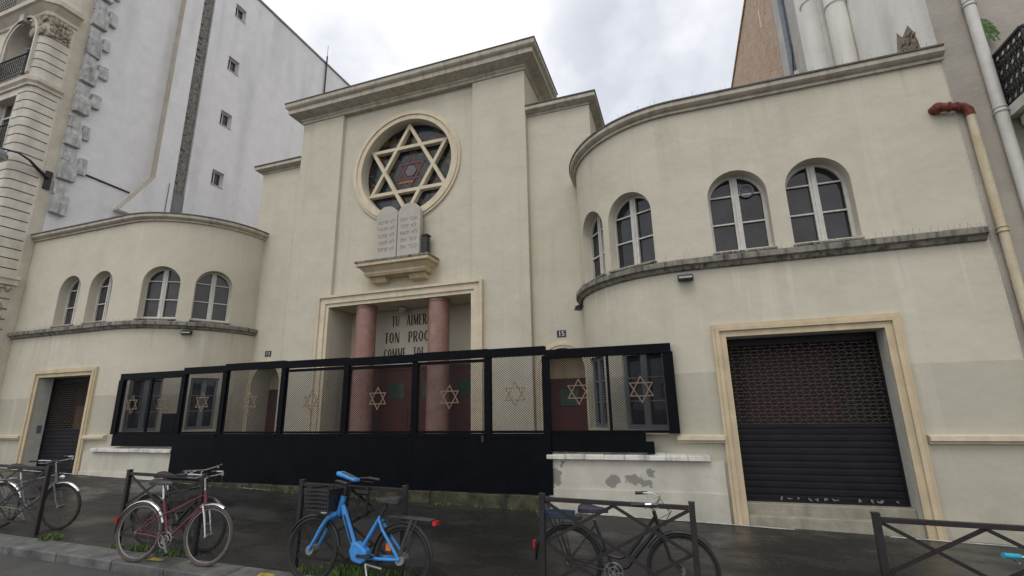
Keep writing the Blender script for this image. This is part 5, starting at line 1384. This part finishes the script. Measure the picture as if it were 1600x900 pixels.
# ------------------------------------------------------------------ sky, sun, camera
wd = bpy.data.worlds.new('World'); scene.world = wd; wd.use_nodes = True
N = wd.node_tree.nodes; L = wd.node_tree.links; bg = N['Background']
SUN_EL, SUN_AZ = radians(56), radians(186)          # azimuth clockwise from +y
sky = N.new('ShaderNodeTexSky'); sky.sky_type = 'NISHITA'; sky.sun_disc = False; sky.sun_elevation = SUN_EL; sky.sun_rotation = SUN_AZ
tc = N.new('ShaderNodeTexCoord')
n1 = noise(N, L, tc.outputs['Generated'], 1.7, 6, .58, (1, 1, 1.6))
cl = ramp(N, L, n1, .30, .54)
def thin(d, lo, hi):
    dp = N.new('ShaderNodeVectorMath'); dp.operation = 'DOT_PRODUCT'; L.new(tc.outputs['Generated'], dp.inputs[0]); dp.inputs[1].default_value = Vector(d).normalized()
    q = N.new('ShaderNodeMapRange'); q.interpolation_type = 'SMOOTHSTEP'; q.inputs['From Min'].default_value = lo; q.inputs['From Max'].default_value = hi; L.new(dp.outputs['Value'], q.inputs['Value']); return q.outputs['Result']
th = node_math(N, L, 'MAXIMUM', thin((.02, .79, .62), .965, .995), node_math(N, L, 'MULTIPLY', thin((-.60, .62, .50), .985, .998), .6))
cl = node_math(N, L, 'MULTIPLY', cl, node_math(N, L, 'MULTIPLY_ADD', node_math(N, L, 'MULTIPLY', th, ramp(N, L, noise(N, L, tc.outputs['Generated'], 4.0, 4), .25, .6)), -.85, 1.0))
m0 = N.new('ShaderNodeMix'); m0.data_type = 'RGBA'; m0.blend_type = 'MULTIPLY'; m0.inputs['Factor'].default_value = 1
L.new(sky.outputs['Color'], m0.inputs['A']); m0.inputs['B'].default_value = (.92, 1.0, 1.12, 1)
sk = mix_rgb(N, L, node_math(N, L, 'MULTIPLY_ADD', cl, .52, .48), m0.outputs['Result'], (10.2, 10.25, 10.4))
L.new(sk, bg.inputs['Color']); bg.inputs['Strength'].default_value = .105
sd = bpy.data.lights.new('sun', 'SUN'); sd.energy = .80; sd.angle = radians(24); sd.color = (1, .965, .91)
so = bpy.data.objects.new('sun', sd); COL.objects.link(so)
dv = Vector((sin(SUN_AZ)*cos(SUN_EL), cos(SUN_AZ)*cos(SUN_EL), sin(SUN_EL)))
so.rotation_euler = dv.to_track_quat('Z', 'Y').to_euler()

cam = bpy.data.cameras.new('camera'); co = bpy.data.objects.new('camera', cam); COL.objects.link(co); scene.camera = co
yaw, pitch, roll = radians(18.8915), radians(14.0075), radians(-1.1034)
fw = Vector((-sin(yaw)*cos(pitch), cos(yaw)*cos(pitch), sin(pitch))); rt = Vector((cos(yaw), sin(yaw), 0)); up = rt.cross(fw)
r2 = rt*cos(roll) + up*sin(roll); u2 = -rt*sin(roll) + up*cos(roll)
co.matrix_world = Matrix(((r2.x, u2.x, -fw.x, 0), (r2.y, u2.y, -fw.y, 0), (r2.z, u2.z, -fw.z, 0), (0, 0, 0, 1)))
cam.sensor_width = 36; cam.lens = 749.85/1600*36; cam.clip_end = 1500; cam.clip_start = .05
vs = scene.view_settings; vs.view_transform = 'Standard'; vs.look = 'None'; vs.exposure = .10; vs.gamma = 1; vs.use_curve_mapping = False
